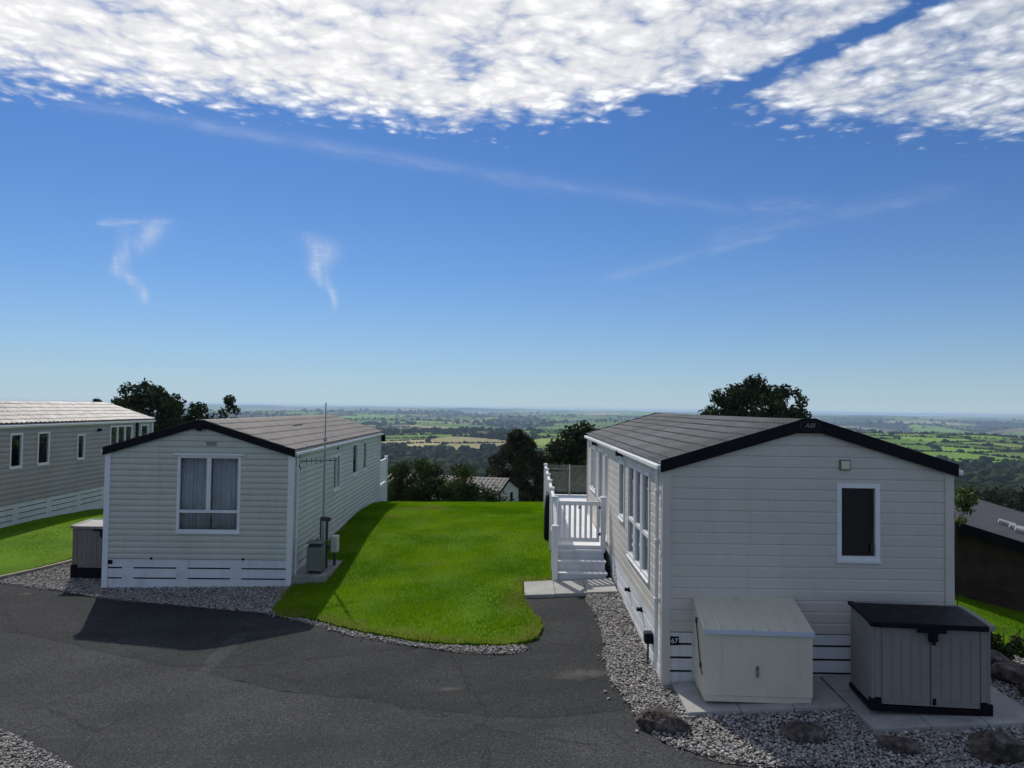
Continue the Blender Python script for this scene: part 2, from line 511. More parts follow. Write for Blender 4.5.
def asphalt(lo, hi, chip, scuffs=()):
    def f(n, v):
        base = n.mix(n.ramp(n.noise(v, 0.7, 5.0, 0.6), 0.3, 0.7), lo, hi)
        gr = n.m('MULTIPLY_ADD', n.noise(v, 85.0, 3.0, 0.7), 0.6, n.m('MULTIPLY', n.noise(v, 33.0, 2.0, 0.7), 0.4))
        base = n.mix(n.ramp(gr, 0.36, 0.60), [c * 0.40 for c in lo], base)
        base = n.mix(n.m('MULTIPLY', n.ramp(gr, 0.55, 0.70), 0.35), base, [c * 2.6 for c in hi])
        vo = n.node('ShaderNodeTexVoronoi'); n.put(vo.inputs['Vector'], v); vo.inputs['Scale'].default_value = 70.0
        hs = n.node('ShaderNodeSeparateColor'); n.l.new(vo.outputs['Color'], hs.inputs[0])
        sp_ = n.m('MULTIPLY', n.ramp(hs.outputs[0], 0.86, 0.97), n.ramp(vo.outputs['Distance'], 0.5, 0.25))
        base = n.mix(n.m('MULTIPLY', sp_, 0.55), base, chip)
        wear = n.node('ShaderNodeMapping'); wear.inputs['Scale'].default_value = (0.16, 0.9, 1); wear.inputs['Rotation'].default_value = (0, 0, rad(24)); n.l.new(v, wear.inputs[0])
        base = n.mix(n.m('MULTIPLY', n.ramp(n.noise(wear.outputs[0], 1.6, 4.0, 0.6), 0.45, 0.65), 0.35), base, [c * 0.55 for c in lo])
        st_ = n.ramp(n.noise(v, 1.7, 6.0, 0.7, 0.5), 0.62, 0.78)
        base = n.mix(n.m('MULTIPLY', st_, 0.25), base, (0.13, 0.125, 0.115))
        for sx_, sy_, ra, rb in scuffs:     # pale dusty scuffs where cars turn
            sp3 = n.node('ShaderNodeSeparateXYZ'); n.l.new(v, sp3.inputs[0])
            ex = n.m('DIVIDE', n.m('SUBTRACT', sp3.outputs[0], sx_), ra); ey = n.m('DIVIDE', n.m('SUBTRACT', sp3.outputs[1], sy_), rb)
            dd = n.m('SQRT', n.m('ADD', n.m('MULTIPLY', ex, ex), n.m('MULTIPLY', ey, ey)))
            dd = n.m('ADD', dd, n.m('MULTIPLY', n.m('SUBTRACT', n.noise(v, 6.0, 4.0), 0.5), 1.6))
            base = n.mix(n.m('MULTIPLY', n.ramp(dd, 1.0, 0.0), 0.38), base, (0.17, 0.16, 0.14))
        # hairline cracks
        ck = n.voronoi(n.xyz(*[0.0] * 3) if False else v, 0.35, feature='DISTANCE_TO_EDGE')
        wv = n.m('ADD', ck, n.m('MULTIPLY', n.m('SUBTRACT', n.noise(v, 3.0, 4.0), 0.5), 0.05))
        crack = n.m('MULTIPLY', n.ramp(n.m('ABSOLUTE', wv), 0.006, 0.0), 0.45)
        base = n.mix(crack, base, (0.012, 0.012, 0.012))
        return base, gr, 0.7, 0.012
    return f


M['asphalt_old'] = ground_mat('asphalt_old', asphalt((0.049, 0.0515, 0.054), (0.076, 0.0785, 0.081), (0.27, 0.26, 0.25)), 0.92, 0.10)
M['asphalt_new'] = ground_mat('asphalt_new', asphalt((0.035, 0.037, 0.039), (0.056, 0.0585, 0.061), (0.20, 0.20, 0.19), [(0.95, 10.0, .5, .22), (-.75, 9.75, .2, .09), (-7.0, 13.2, .16, .06), (-9.2, 14.6, .2, .06)]), 0.92, 0.10)


def gravel(n, v):
    vo = n.node('ShaderNodeTexVoronoi'); n.put(vo.inputs['Vector'], v); vo.inputs['Scale'].default_value = 42.0
    hs = n.node('ShaderNodeSeparateColor'); n.l.new(vo.outputs['Color'], hs.inputs[0])
    c = n.mix(hs.outputs[0], (0.12, 0.115, 0.105), (0.38, 0.365, 0.33))
    c = n.mix(n.ramp(vo.outputs['Distance'], 0.35, 0.7), c, (0.03, 0.028, 0.025))
    return c, n.m('SUBTRACT', 1.0, vo.outputs['Distance']), 1.0, 0.03


M['gravel'] = ground_mat('gravel_bed', gravel)


def lawn_f(n, v):
    a = n.noise(v, 0.55, 4.0, 0.6)
    c = n.mix(n.ramp(a, 0.3, 0.7), (0.080, 0.175, 0.002), (0.130, 0.25, 0.003))
    y = n.ramp(n.noise(v, 1.3, 5.0, 0.65), 0.55, 0.75)
    c = n.mix(n.m('MULTIPLY', y, 0.5), c, (0.14, 0.17, 0.015))
    f = n.noise(v, 60.0, 3.0, 0.7)
    c = n.mix(n.ramp(f, 0.3, 0.7), n.mix(0.3, c, (0.02, 0.04, 0.001)), c)
    return c, f, 0.8, 0.03


M['lawn'] = ground_mat('lawn_turf', lawn_f, 0.9, 0.1)


def terr_f(n, v):
    at = n.node('ShaderNodeAttribute'); at.attribute_name = 'Col'
    nz = n.noise(v, 0.06, 5.0, 0.6)
    c = n.mix(n.ramp(nz, 0.3, 0.7), n.mix(0.18, at.outputs['Color'], (0.015, 0.03, 0.01)), at.outputs['Color'])
    return c, None, 0, 0


M['terrain'] = ground_mat('countryside', terr_f, 0.95, 0.05)


def stone_mat():
    m = bpy.data.materials.new('gravel_stone'); m.use_nodes = True
    n = NT(m.node_tree); b = m.node_tree.nodes['Principled BSDF']
    at = n.node('ShaderNodeAttribute'); at.attribute_name = 'Col'
    n.l.new(at.outputs['Color'], b.inputs['Base Color'])
    b.inputs['Roughness'].default_value = 0.8
    b.inputs['Specular IOR Level'].default_value = 0.25
    return m


M['stone'] = stone_mat()


# ------------------------------------------------------------------ ground
def g(x, y):
    return 0.045 * (np.clip(y, 8, 19) - 9) + np.interp(x, [-8, -4.4, 0, 6], [-.39, -.34, -.02, .33]) * (1 - 0.85 * np.interp(y, [15, 23], [0, 1]) * np.interp(x, [-9.5, -6], [0, 1])) - 0.25 * np.clip(np.asarray(x, float) - 6.3, 0, 3)


DY = np.array([0, 22, 25, 27, 30, 34, 40, 50, 60, 80, 110, 160, 250, 400, 700, 1200, 2000, 3500, 6000, 9000, 11500, 13500, 26000.])
DZ = np.array([0, 0, -.10, -.3, -.95, -2.3, -4.1, -6.3, -8.2, -11.5, -15.5, -21, -31, -44, -56, -62, -66, -70, -70, -58, -42, -46, -60.])


def hfar(x, y):
    x = np.asarray(x, float); y = np.asarray(y, float)
    base = np.interp(y, DY, DZ)
    amp = np.interp(y, [0, 60, 200, 500, 1500, 4000, 9000, 12000, 20000], [0, 0, 1.2, 4, 15, 32, 34, 22, 22])
    n = vnoise(x, y, 310, 3) * 0.35 + vnoise(x, y, 760, 5) * 0.75 + vnoise(x, y, 1900, 8) * 0.6 * (y > 0)
    hill = 24 * np.exp(-((x - 800) / 520) ** 2 - ((y - 1450) / 480) ** 2)
    far_l = 16 * np.exp(-((x / np.maximum(y, 1) + 0.18) / 0.35) ** 2) * np.clip((y - 8000) / 3000, 0, 1)
    return base + amp * n + hill + far_l


def terrain_z(x, y):
    return g(x, y) * np.clip(1 - (np.asarray(y, float) - 30) / 60, 0, 1) + hfar(x, y)


# near rows every metre, then growing with distance
rows = np.concatenate([np.arange(-40, 25, 1.0), np.exp(np.arange(math.log(25), math.log(15000), 0.0185))])
ncol = 470
a = np.linspace(-1.15, 1.15, ncol)
RX = a[None, :] * (np.maximum(rows, -40)[:, None] + 60)
RY = np.repeat(rows[:, None], ncol, 1)
RZ = terrain_z(RX, RY)
nearm = (RY < 30) & (np.abs(RX) < 45)
RZ = np.where(nearm, RZ - 0.09, RZ)

# countryside map: jittered field cells in three sizes
def cells(size, x0, x1, y0, y1, rot, seed):
    r = np.random.default_rng(seed)
    nx, ny = int((x1 - x0) / size), int((y1 - y0) / size)
    gx_, gy_ = np.meshgrid(np.arange(nx), np.arange(ny))
    pts = np.stack([x0 + (gx_ + 0.5 + r.uniform(-.42, .42, gx_.shape)) * size * 1.25, y0 + (gy_ + 0.5 + r.uniform(-.42, .42, gx_.shape)) * size * 0.8], -1).reshape(-1, 2)
    c = pts[np.abs(pts[:, 0]) < pts[:, 1] * 1.3 + 300]
    t = kdtree.KDTree(len(c))
    for i, p in enumerate(c): t.insert((p[0], p[1], 0), i)
    t.balance()
    return c, t, r


PAL = np.array([(0.125, 0.225, 0.024), (0.165, 0.285, 0.034), (0.095, 0.170, 0.028), (0.20, 0.26, 0.055), (0.33, 0.29, 0.14), (0.22, 0.165, 0.09), (0.012, 0.020, 0.008)])
LAY = []
for size, y1, seed in ((105, 2600, 1), (230, 6500, 2), (520, 24000, 3)):
    pts, tree_, r = cells(size, -y1 * 1.3, y1 * 1.3, 60, y1 + 800, 0, seed)
    kind = r.choice(7, len(pts), p=[.20, .20, .16, .13, .08, .05, .18])
    X, Y = pts[:, 0], pts[:, 1]
    wood = vnoise(X, Y, size * 4, 11 + seed) > 0.36
    kind[wood] = 6
    if seed == 1:
        kind[(Y < 620)] = 6
        right = (X / Y > 0.30)
        sel = right & (Y > 900) & (Y < 2000) & (X / Y > 0.38)
        kind[sel] = r.choice([0, 1, 1, 3, 2, 6], sel.sum(), p=[.26, .26, .22, .12, .06, .08])
        sel = right & (Y > 420) & (Y < 900)
        kind[sel] = r.choice([1, 6], sel.sum(), p=[.22, .78])
        sel = (X / Y > -0.15) & (X / Y < -0.0) & (Y > 1000) & (Y < 1240)
        kind[sel] = 4
        sel = (X / Y > 0.05) & (X / Y < 0.16) & (Y > 900) & (Y < 1500)
        kind[sel] = r.choice([1, 0, 3], sel.sum())
        sel = (X / Y > -0.3) & (X / Y < 0.03) & (Y > 620) & (Y < 1000)
        kind[sel] = 6
    LAY.append((pts, tree_, kind, r.uniform(0.68, 1.2, len(pts)), size))


def field_at(x, y):
    """colour, is-wood flag and distance to the cell edge"""
    lay = LAY[0] if y < 2500 else LAY[1] if y < 6200 else LAY[2]
    q = lay[1].find_n((x, y, 0), 2)
    i = q[0][1]
    return PAL[lay[2][i]] * lay[3][i], lay[2][i] == 6, (q[1][2] - q[0][2]) / lay[4]


tc_ = np.zeros((len(rows), ncol, 3))
HEDGE = np.array((0.018, 0.03, 0.011))
for i, yy in enumerate(rows):
    for j in range(ncol):
        if yy < 62 or abs(a[j]) > 0.85:
            tc_[i, j] = (0.05, 0.05, 0.05) if yy < 5.5 else (0.055, 0.11, 0.012) if yy < 40 else (0.04, 0.07, 0.016)
        else:
            c, wd, e = field_at(RX[i, j], yy)
            tc_[i, j] = HEDGE if (e < 0.03 and not wd) else c
idx = np.arange(len(rows) * ncol).reshape(len(rows), ncol)
tf = np.stack([idx[:-1, :-1], idx[:-1, 1:], idx[1:, 1:], idx[1:, :-1]], -1).reshape(-1, 4)
terr = link('terrain', np_mesh('terrain', np.stack([RX, RY, RZ], -1).reshape(-1, 3), tf, tc_.reshape(-1, 3), True), M['terrain'])
tag(terr, 'rolling green farmland and woods falling away to the horizon', 'hills', kind='structure')


def smooth_poly(pts, n=4, r=0.0):
    """Catmull-Rom through a closed outline"""
    out = []
    k = len(pts)
    P = [Vector(p) for p in pts]
    for i in range(k):
        p0, p1, p2, p3 = P[i - 1], P[i], P[(i + 1) % k], P[(i + 2) % k]
        for s in range(n):
            t = s / n
            q = 0.5 * ((2 * p1) + (p2 - p0) * t + (2 * p0 - 5 * p1 + 4 * p2 - p3) * t * t + (3 * p1 - p0 - 3 * p2 + p3) * t ** 3)
            out.append((q.x + random.uniform(-r, r), q.y + random.uniform(-r, r)))
    return out


def sheet(name, outline, off, material, label, cell=0.5, skirt=0.0):
    bm = bmesh.new()
    vs = [bm.verts.new((x, y, 0)) for x, y in outline]
    bm.faces.new(vs)
    bmesh.ops.triangulate(bm, faces=bm.faces[:])
    xs = [p[0] for p in outline]; ys = [p[1] for p in outline]
    for ax, lo, hi in ((0, min(xs), max(xs)), (1, min(ys), max(ys))):
        p = math.floor(lo / cell) * cell + cell
        while p < hi:
            co = Vector((p, 0, 0)) if ax == 0 else Vector((0, p, 0))
            no = Vector((1, 0, 0)) if ax == 0 else Vector((0, 1, 0))
            bmesh.ops.bisect_plane(bm, geom=bm.verts[:] + bm.edges[:] + bm.faces[:], plane_co=co, plane_no=no)
            p += cell
    for v in bm.verts:
        v.co.z = float(terrain_z(v.co.x, v.co.y)) + off
    bmesh.ops.recalc_face_normals(bm, faces=bm.faces[:])
    if sum(f.normal.z for f in bm.faces) < 0:
        bmesh.ops.reverse_faces(bm, faces=bm.faces[:])
    if skirt:
        be = [e for e in bm.edges if e.is_boundary]
        r = bmesh.ops.extrude_edge_only(bm, edges=be)
        for v in r['geom']:
            if isinstance(v, bmesh.types.BMVert): v.co.z -= skirt
    me = bpy.data.meshes.new(name)
    bm.to_mesh(me); bm.free()
    o = link(name, me, material)
    return tag(o, label, 'ground', kind='structure')


LAWN_FRONT = [(-4.14, 13.57), (-3.35, 12.93), (-2.54, 12.28), (-1.82, 11.79), (-1.17, 11.42), (-0.41, 11.19), (0.14, 11.16)]
LAWN = LAWN_FRONT + [(0.42, 11.38), (0.5, 11.9), (0.41, 12.56), (0.25, 13.35), (0.24, 14.25), (0.30, 14.36), (0.80, 14.38), (1.2, 15.0), (1.4, 18.06), (1.5, 24.9), (4.0, 27.5), (-4.3, 28.5), (-5.2, 27.5), (-4.5, 20.0), (-4.3, 16.5)]
LAWN_S = smooth_poly(LAWN, 7, 0.035)
LAWN_L = [(-10.4, 15.62), (-10.08, 16.44), (-9.7, 17.5), (-9.3, 19.5), (-8.6, 27), (-8.6, 29), (-20, 29), (-22, 20), (-18, 14.4), (-11.5, 15.55)]
LAWN_R = [(6.75, 10.9), (7.2, 10.6), (7.5, 9.9), (8.5, 9.0), (14, 9.5), (14, 20), (6.6, 20), (6.6, 12)]
ROAD = [(-30, 4.5), (12, 4.5), (12, 7.0), (2.5, 7.46), (1.95, 7.79), (1.63, 8.1), (1.49, 8.62), (1.4, 9.18), (1.31, 9.68), (1.29, 10.44), (1.37, 10.97), (1.4, 12.2), (1.33, 13.45), (0.2, 13.5), (-0.5, 13.4), (-1, 12.4), (-4.0, 13.7), (-5.5, 13.9), (-6.57, 14.2), (-7.65, 14.5), (-8.66, 14.9), (-10.14, 15.35), (-14, 15.9), (-30, 16.8)]
GRAV_R = [(1.33, 13.55), (1.4, 12.2), (1.37, 10.97), (1.29, 10.44), (1.31, 9.68), (1.4, 9.18), (1.49, 8.62), (1.63, 8.1), (1.95, 7.79), (2.46, 7.49), (5, 7.05), (7.6, 6.9), (7.4, 9.9), (6.9, 10.5), (6.0, 10.9), (5.8, 14), (1.95, 14)]
GRAV_L = [(-10.4, 15.58), (-10.14, 15.26), (-8.66, 14.77), (-7.65, 14.34), (-6.57, 14.03), (-5.53, 13.74), (-4.27, 13.42), (-3.5, 12.85), (-2.48, 11.99), (-1.62, 11.45), (-0.84, 11.04), (-0.12, 10.8), (0.27, 10.9), (0.22, 11.10)] + [(x - .03, y - .05) for x, y in reversed(LAWN_FRONT)] + [(-4.3, 15.5), (-8.2, 15.6), (-8.4, 18), (-9.2, 18), (-9.78, 17.34)]
GRAV_B = [(-9, 10.6), (-7.0, 9.75), (-5.99, 9.09), (-5.41, 8.75), (-4.84, 8.36), (-4.31, 7.95), (-3.7, 7.3), (-9, 6.5)]
SEAM = [(-30, 17.7), (-14, 14.8), (-9.9, 13.25), (-8.35, 12.6), (-7.04, 12.05), (-5.62, 11.41), (-4.52, 10.92), (-3.45, 10.29), (-2.53, 9.84), (-1.84, 9.59), (-1.31, 9.37), (-0.44, 8.98), (0.5, 8.75), (1.0, 8.55), (1.45, 8.4)]

sheet('road', ROAD, -0.03, M['asphalt_old'], 'grey asphalt road with pale chippings', 0.5)
apron = [(x, y + 0.0) for x, y in smooth_poly(SEAM, 6, 0.035)[12:-18]] + [(1.37, 8.9), (1.40, 9.18), (1.31, 9.68), (1.29, 10.44), (1.37, 10.97), (1.4, 12.2), (1.33, 13.45), (0.2, 13.5), (-0.5, 13.4), (-1, 12.4), (-4.0, 13.7), (-5.5, 13.9), (-6.57, 14.2), (-7.65, 14.5), (-8.66, 14.9), (-10.14, 15.35), (-13, 15.75)]
sheet('driveway', apron, -0.028, M['asphalt_new'], 'darker newer asphalt apron between road and caravans', 0.5)
sheet('gravel_bed', smooth_poly(GRAV_R, 3, 0.03), -0.022, M['gravel'], 'loose grey gravel around the cream caravan', 0.5)
sheet('gravel_bed', smooth_poly(GRAV_L, 3, 0.02), -0.022, M['gravel'], 'loose grey gravel in front of the sage caravan and along the lawn edge', 0.5)
sheet('gravel_bed', smooth_poly(GRAV_B, 3, 0.03), -0.022, M['gravel'], 'loose grey gravel at the near edge of the road', 0.5)
sheet('lawn', LAWN_S, 0.012, M['lawn'], 'mown green lawn between the two caravans', 0.5, 0.06)
sheet('lawn', smooth_poly(LAWN_L, 4, 0.01), 0.02, M['lawn'], 'mown green lawn beside the taupe caravan', 0.5, 0.09)
sheet('lawn', LAWN_R, 0.02, M['lawn'], 'mown green lawn beside the dark timber lodge', 0.5, 0.09)


def inside(x, y, poly):
    r = np.zeros(len(x), bool)
    n = len(poly)
    for i in range(n):
        x0, y0 = poly[i]; x1, y1 = poly[(i + 1) % n]
        if y0 == y1: continue
        c = ((y0 > y) != (y1 > y)) & (x < (x1 - x0) * (y - y0) / (y1 - y0) + x0)
        r ^= c
    return r


def scatter(poly, per_m2, seed, ymax=99):
    r = np.random.default_rng(seed)
    xs = [p[0] for p in poly]; ys = [p[1] for p in poly]
    n = int((max(xs) - min(xs)) * (max(ys) - min(ys)) * per_m2)
    x = r.uniform(min(xs), max(xs), n); y = r.uniform(min(ys), max(ys), n)
    k = inside(x, y, poly) & (y < ymax) & (np.abs(x) < y * 0.72 + 0.3) & (y > 6.6)
    return x[k], y[k], r


def blades(poly, per_m2, seed, label, edge=1.0):
    x, y, r = scatter(poly, per_m2, seed)
    n = len(x)
    x = x + r.normal(0, .03, n); y = y + r.normal(0, .03, n)
    z = terrain_z(x, y) + 0.011
    h = r.uniform(0.015, 0.036, n) * (1 + 0.5 * vnoise(x, y, 0.6, 2))
    wd = r.uniform(0.004, 0.009, n)
    th = r.uniform(0, 6.283, n)
    ln = r.uniform(0, 0.6, n) * h; la = r.uniform(0, 6.283, n)
    b0 = np.stack([x - wd * np.cos(th), y - wd * np.sin(th), z], -1)
    b1 = np.stack([x + wd * np.cos(th), y + wd * np.sin(th), z], -1)
    t = np.stack([x + ln * np.cos(la), y + ln * np.sin(la), z + h], -1)
    v = np.stack([b0, b1, t], 1).reshape(-1, 3)
    c = np.clip(0.45 + 0.40 * vnoise(x, y, 1.3, 9) + 0.25 * vnoise(x, y, 0.45, 12) + 0.15 * vnoise(x, y, 0.25, 4) + r.normal(0, 0.15, n), 0, 1)
    ep = np.array(poly); dmin = np.full(n, 9.0)
    for q in ep: dmin = np.minimum(dmin, (x - q[0]) ** 2 + (y - q[1]) ** 2)
    dmin = np.sqrt(dmin)
    dry = np.clip(0.75 - dmin / 0.45 + 0.5 * vnoise(x, y, 0.3, 15), 0, 0.85) * (r.uniform(0, 1, n) < .75)
    dry = np.maximum(dry, np.clip(vnoise(x, y, 0.8, 17) * 1.6 - 0.85, 0, .5)) * edge
    v = v.reshape(n, 3, 3)
    tall = (dmin < .12) * r.uniform(0.0, 0.035, n)       # longer tufts where the mower misses
    v[:, 2, 2] += tall
    v = v.reshape(-1, 3)
    cc_ = np.stack([np.repeat(c, 3), np.repeat(dry, 3), np.zeros(3 * n)], -1)
    o = link('grass', np_mesh('grass', v, np.arange(3 * n).reshape(-1, 3), cc_), M['blade'])
    tag(o, label, 'grass', kind='stuff')


blades(LAWN_S, 3000, 21, 'short mown grass on the lawn between the caravans')
blades(smooth_poly(LAWN_L, 4), 1200, 22, 'short mown grass beside the taupe caravan')
blades([(x + .02, y) for x, y in LAWN_R], 2000, 23, 'short mown grass beside the dark timber lodge')

ICO_V = None


def stones(poly, per_m2, seed, label, s0=0.0085, s1=0.020):
    global ICO_V
    if ICO_V is None:
        bm = bmesh.new(); bmesh.ops.create_icosphere(bm, subdivisions=1, radius=1)
        ICO_V = (np.array([v.co[:] for v in bm.verts]), np.array([[v.index for v in f.verts] for f in bm.faces])); bm.free()
    x, y, r = scatter(poly, per_m2, seed)
    n = len(x)
    st_y = r.uniform(0, 1, n) < .06                  # a few strays on the tarmac
    x = x + np.where(st_y, r.normal(0, .09, n), r.normal(0, .012, n)); y = y + np.where(st_y, r.normal(0, .07, n), 0)
    V, Fc = ICO_V
    s = r.uniform(s0, s1, n)
    v = V[None] * r.uniform(0.72, 1.2, (n, len(V), 1))
    v = v * (s[:, None] * np.stack([r.uniform(0.8, 1.5, n), r.uniform(0.7, 1.1, n), r.uniform(0.45, 0.8, n)], -1).T).T[:, None, :].reshape(n, 1, 3) if False else v * np.stack([s * r.uniform(0.8, 1.5, n), s * r.uniform(0.7, 1.1, n), s * r.uniform(0.45, 0.8, n)], -1)[:, None, :]
    th = r.uniform(0, 6.283, n); tl = r.normal(0, 0.35, n)
    ct, st_ = np.cos(tl)[:, None], np.sin(tl)[:, None]
    X, Y, Z = v[..., 0], v[..., 1] * ct - v[..., 2] * st_, v[..., 1] * st_ + v[..., 2] * ct
    c_, s_ = np.cos(th)[:, None], np.sin(th)[:, None]
    v = np.stack([X * c_ - Y * s_ + x[:, None], X * s_ + Y * c_ + y[:, None], Z + (terrain_z(x, y) + r.uniform(-0.016, 0.004, n))[:, None]], -1)
    f = Fc[None] + (np.arange(n) * len(V))[:, None, None]
    g0 = np.clip(r.normal(0.285, 0.105, n), 0.06, 0.6)
    wm = r.uniform(-0.01, 0.14, n)
    c = np.stack([g0 * (1 + wm), g0, g0 * (1 - wm)], -1)
    o = link('gravel', np_mesh('gravel', v.reshape(-1, 3), f.reshape(-1, 3), np.repeat(c, len(V), 0)), M['stone'])
    tag(o, label, 'gravel', kind='stuff')


stones(GRAV_R, 1900, 31, 'loose grey chippings beside and before the cream caravan')
stones(GRAV_L, 1300, 32, 'loose grey chippings before the sage caravan and along the lawn')
stones(GRAV_B, 1700, 33, 'loose grey chippings at the near road edge')
x, y, r = scatter([(-11, 7), (3, 7), (3, 13), (-11, 13)], 1.2, 37)

# ------------------------------------------------------------------ caravans
def mapper(side, Wd, L):
    if side == 'front': return lambda u, z, n: (u, -n, z)
    if side == 'rear': return lambda u, z, n: (u, L + n, z)
    if side == 'left': return lambda u, z, n: (-n, u, z)
    return lambda u, z, n: (Wd + n, u, z)


def lap_wall(mp, u0, u1, z0, z1, board, lap, holes, ridge=None, face=0.0):
    """lapped horizontal boards with window openings; ridge=(u, z) makes a gable above z1"""
    mb = MB()
    top = ridge[1] if ridge else z1

    def rng_u(z):
        if ridge is None or z <= z1: return u0, u1
        t = (z - z1) / (ridge[1] - z1)
        return u0 + (ridge[0] - u0) * t, u1 + (ridge[0] - u1) * t
    z = z0
    while z < top - 1e-4:
        zt = min(z + board, top)
        br = sorted({z, zt} | ({z + board * face} if 0 < face and z + board * face < zt else set()) | {q for h in holes for q in h[2:4] if z < q < zt} | ({z1} if z < z1 < zt else set()))
        for zz0, zz1 in zip(br, br[1:]):
            n0, n1 = (lap * min(1.0, (1 - (q_ - z) / board) / (1 - face)) for q_ in (zz0, zz1))
            a0, b0 = rng_u(zz0); a1, b1 = rng_u(zz1)
            hs = sorted([h for h in holes if h[2] < zz1 - 1e-5 and h[3] > zz0 + 1e-5])
            cur0, cur1 = a0, a1
            segs = []
            for h in hs:
                segs.append((cur0, cur1, h[0], h[0])); cur0 = cur1 = h[1]
            segs.append((cur0, cur1, b0, b1))
            for p0, p1, q0, q1 in segs:
                mb.add([mp(p0, zz0, n0), mp(q0, zz0, n0), mp(q1, zz1, n1), mp(p1, zz1, n1)], [(0, 1, 2, 3)])
                if zz0 == z:
                    mb.add([mp(p0, zz0, 0), mp(q0, zz0, 0), mp(q0, zz0, n0), mp(p0, zz0, n0)], [(0, 1, 2, 3)])
        z = zt
    return mb


def window(parent, mp, u0, u1, z0, z1, mull=(), trans=(), curtain=False, unlit_panel=False, glass='glass', frame='white', name='window', hood=False, fw=0.055):
    b = MB()
    n0, n1 = -0.03, 0.03
    B = lambda ua, ub, za, zb, na=n0, nb=n1: b.box(ua, ub, za, zb, na, nb, lambda p, q, r_: mp(p, q, r_))
    B(u0, u0 + fw, z0, z1); B(u1 - fw, u1, z0, z1)
    B(u0 + fw, u1 - fw, z1 - fw, z1); B(u0 + fw, u1 - fw, z0, z0 + fw)
    for m_ in mull: B(m_ - fw * .6, m_ + fw * .6, z0 + fw, z1 - fw, n0, n1 - .003)
    for t_ in trans: B(u0 + fw, u1 - fw, t_ - fw * .5, t_ + fw * .5, n0, n1 - .006)
    B(u0 - .01, u1 + .01, z0 - .025, z0 - .002, 0.0, 0.05)
    if hood: B(u0 - .06, u1 + .06, z1 + .002, z1 + .045, 0.0, 0.07)
    f = b.build(name, M[frame], parent)
    p = MB()
    p.box(u0 + fw, u1 - fw, z0 + fw, z1 - fw, -0.012, -0.004, lambda q, s, r_: mp(q, s, r_))
    p.build('pane', M[glass], f)
    if unlit_panel:
        p = MB(); p.box(u0 + .02, u1 - .02, z0 + .02, z1 - .02, -0.10, -0.09, mp); p.build('unlit_panel', M['unlit_panel'], f)  # near-black panel added behind the pane, standing in for the unlit room
    if curtain:
        for (ca, cb) in curtain:
            c = MB()
            n = 90
            vs = []
            for i in range(n + 1):
                u = ca + (cb - ca) * i / n
                d = -0.13 + 0.022 * math.sin(u * 75 + math.sin(u * 23) * 2.0) + 0.008 * math.sin(u * 190)
                vs += [mp(u, z0 - 0.05, d), mp(u, z1 + 0.05, d)]
            c.add(vs, [(2 * i, 2 * i + 2, 2 * i + 3, 2 * i + 1) for i in range(n)])
            o = c.build('curtain', M['curtain'], f, recalc=False, smooth=True)
            so_ = o.modifiers.new('cloth', 'SOLIDIFY'); so_.thickness = 0.004
    return f


def tile_roof(Wd, L, he, hr, style, ov=0.07, vg=0.06):
    """both slopes of a tiled roof with course steps and waves, local caravan coordinates"""
    mb_v, mb_f = [], []
    half = Wd / 2 + ov
    sl_ = (hr - he) / (Wd / 2)
    if style == 'pantile': cw, wave, wa, stp = 0.33, 0.22, 0.034, 0.014
    else: cw, wave, wa, stp = 0.245, 0.15, 0.009, 0.020
    nt = int((L + 2 * vg) / (wave / 8))
    t = np.linspace(-vg, L + vg, nt + 1)
    if style == 'pantile':
        wv = wa * (np.abs(np.sin(np.pi * t / wave)) ** 0.8)
    else:
        wv = wa * np.sin(2 * np.pi * t / wave) * (0.6 + 0.4 * np.sin(t * 3.1)) + 0.004 * np.sin(t * 41)
    prof = []
    s = 0.0
    while s < half - 1e-6:
        e = min(s + cw, half)
        for q in (0.0, 0.35, 0.7, 1.0):
            x = s + (e - s) * q
            prof.append((x, stp * q))
        prof.append((e, stp * 0.02)) if e < half - 1e-6 else None
        s = e
    for sg in (-1, 1):
        b = sum(len(q) for q in mb_v)
        V = []
        for x, dz_ in prof:
            zz = hr - sl_ * x + dz_ + wv * (0.5 if x == 0 else 1.0) + 0.02
            V.append(np.stack([np.full(nt + 1, Wd / 2 + sg * x), t, zz], -1))
        V = np.concatenate(V)
        k = len(prof); i0 = np.arange(k * (nt + 1)).reshape(k, nt + 1) + b
        mb_v.append(V)
        Fq = np.stack([i0[:-1, :-1], i0[:-1, 1:], i0[1:, 1:], i0[1:, :-1]], -1).reshape(-1, 4)
        mb_f.append(Fq if sg > 0 else Fq[:, ::-1])
        # underside
        b2 = sum(len(q) for q in mb_v)
        mb_v.append(np.array([(Wd / 2, -vg, hr - .03), (Wd / 2, L + vg, hr - .03), (Wd / 2 + sg * half, L + vg, hr - sl_ * half - .03), (Wd / 2 + sg * half, -vg, hr - sl_ * half - .03)]))
        mb_f.append(np.array([[b2, b2 + 1, b2 + 2, b2 + 3]]))
    return np.concatenate(mb_v), np.concatenate(mb_f)


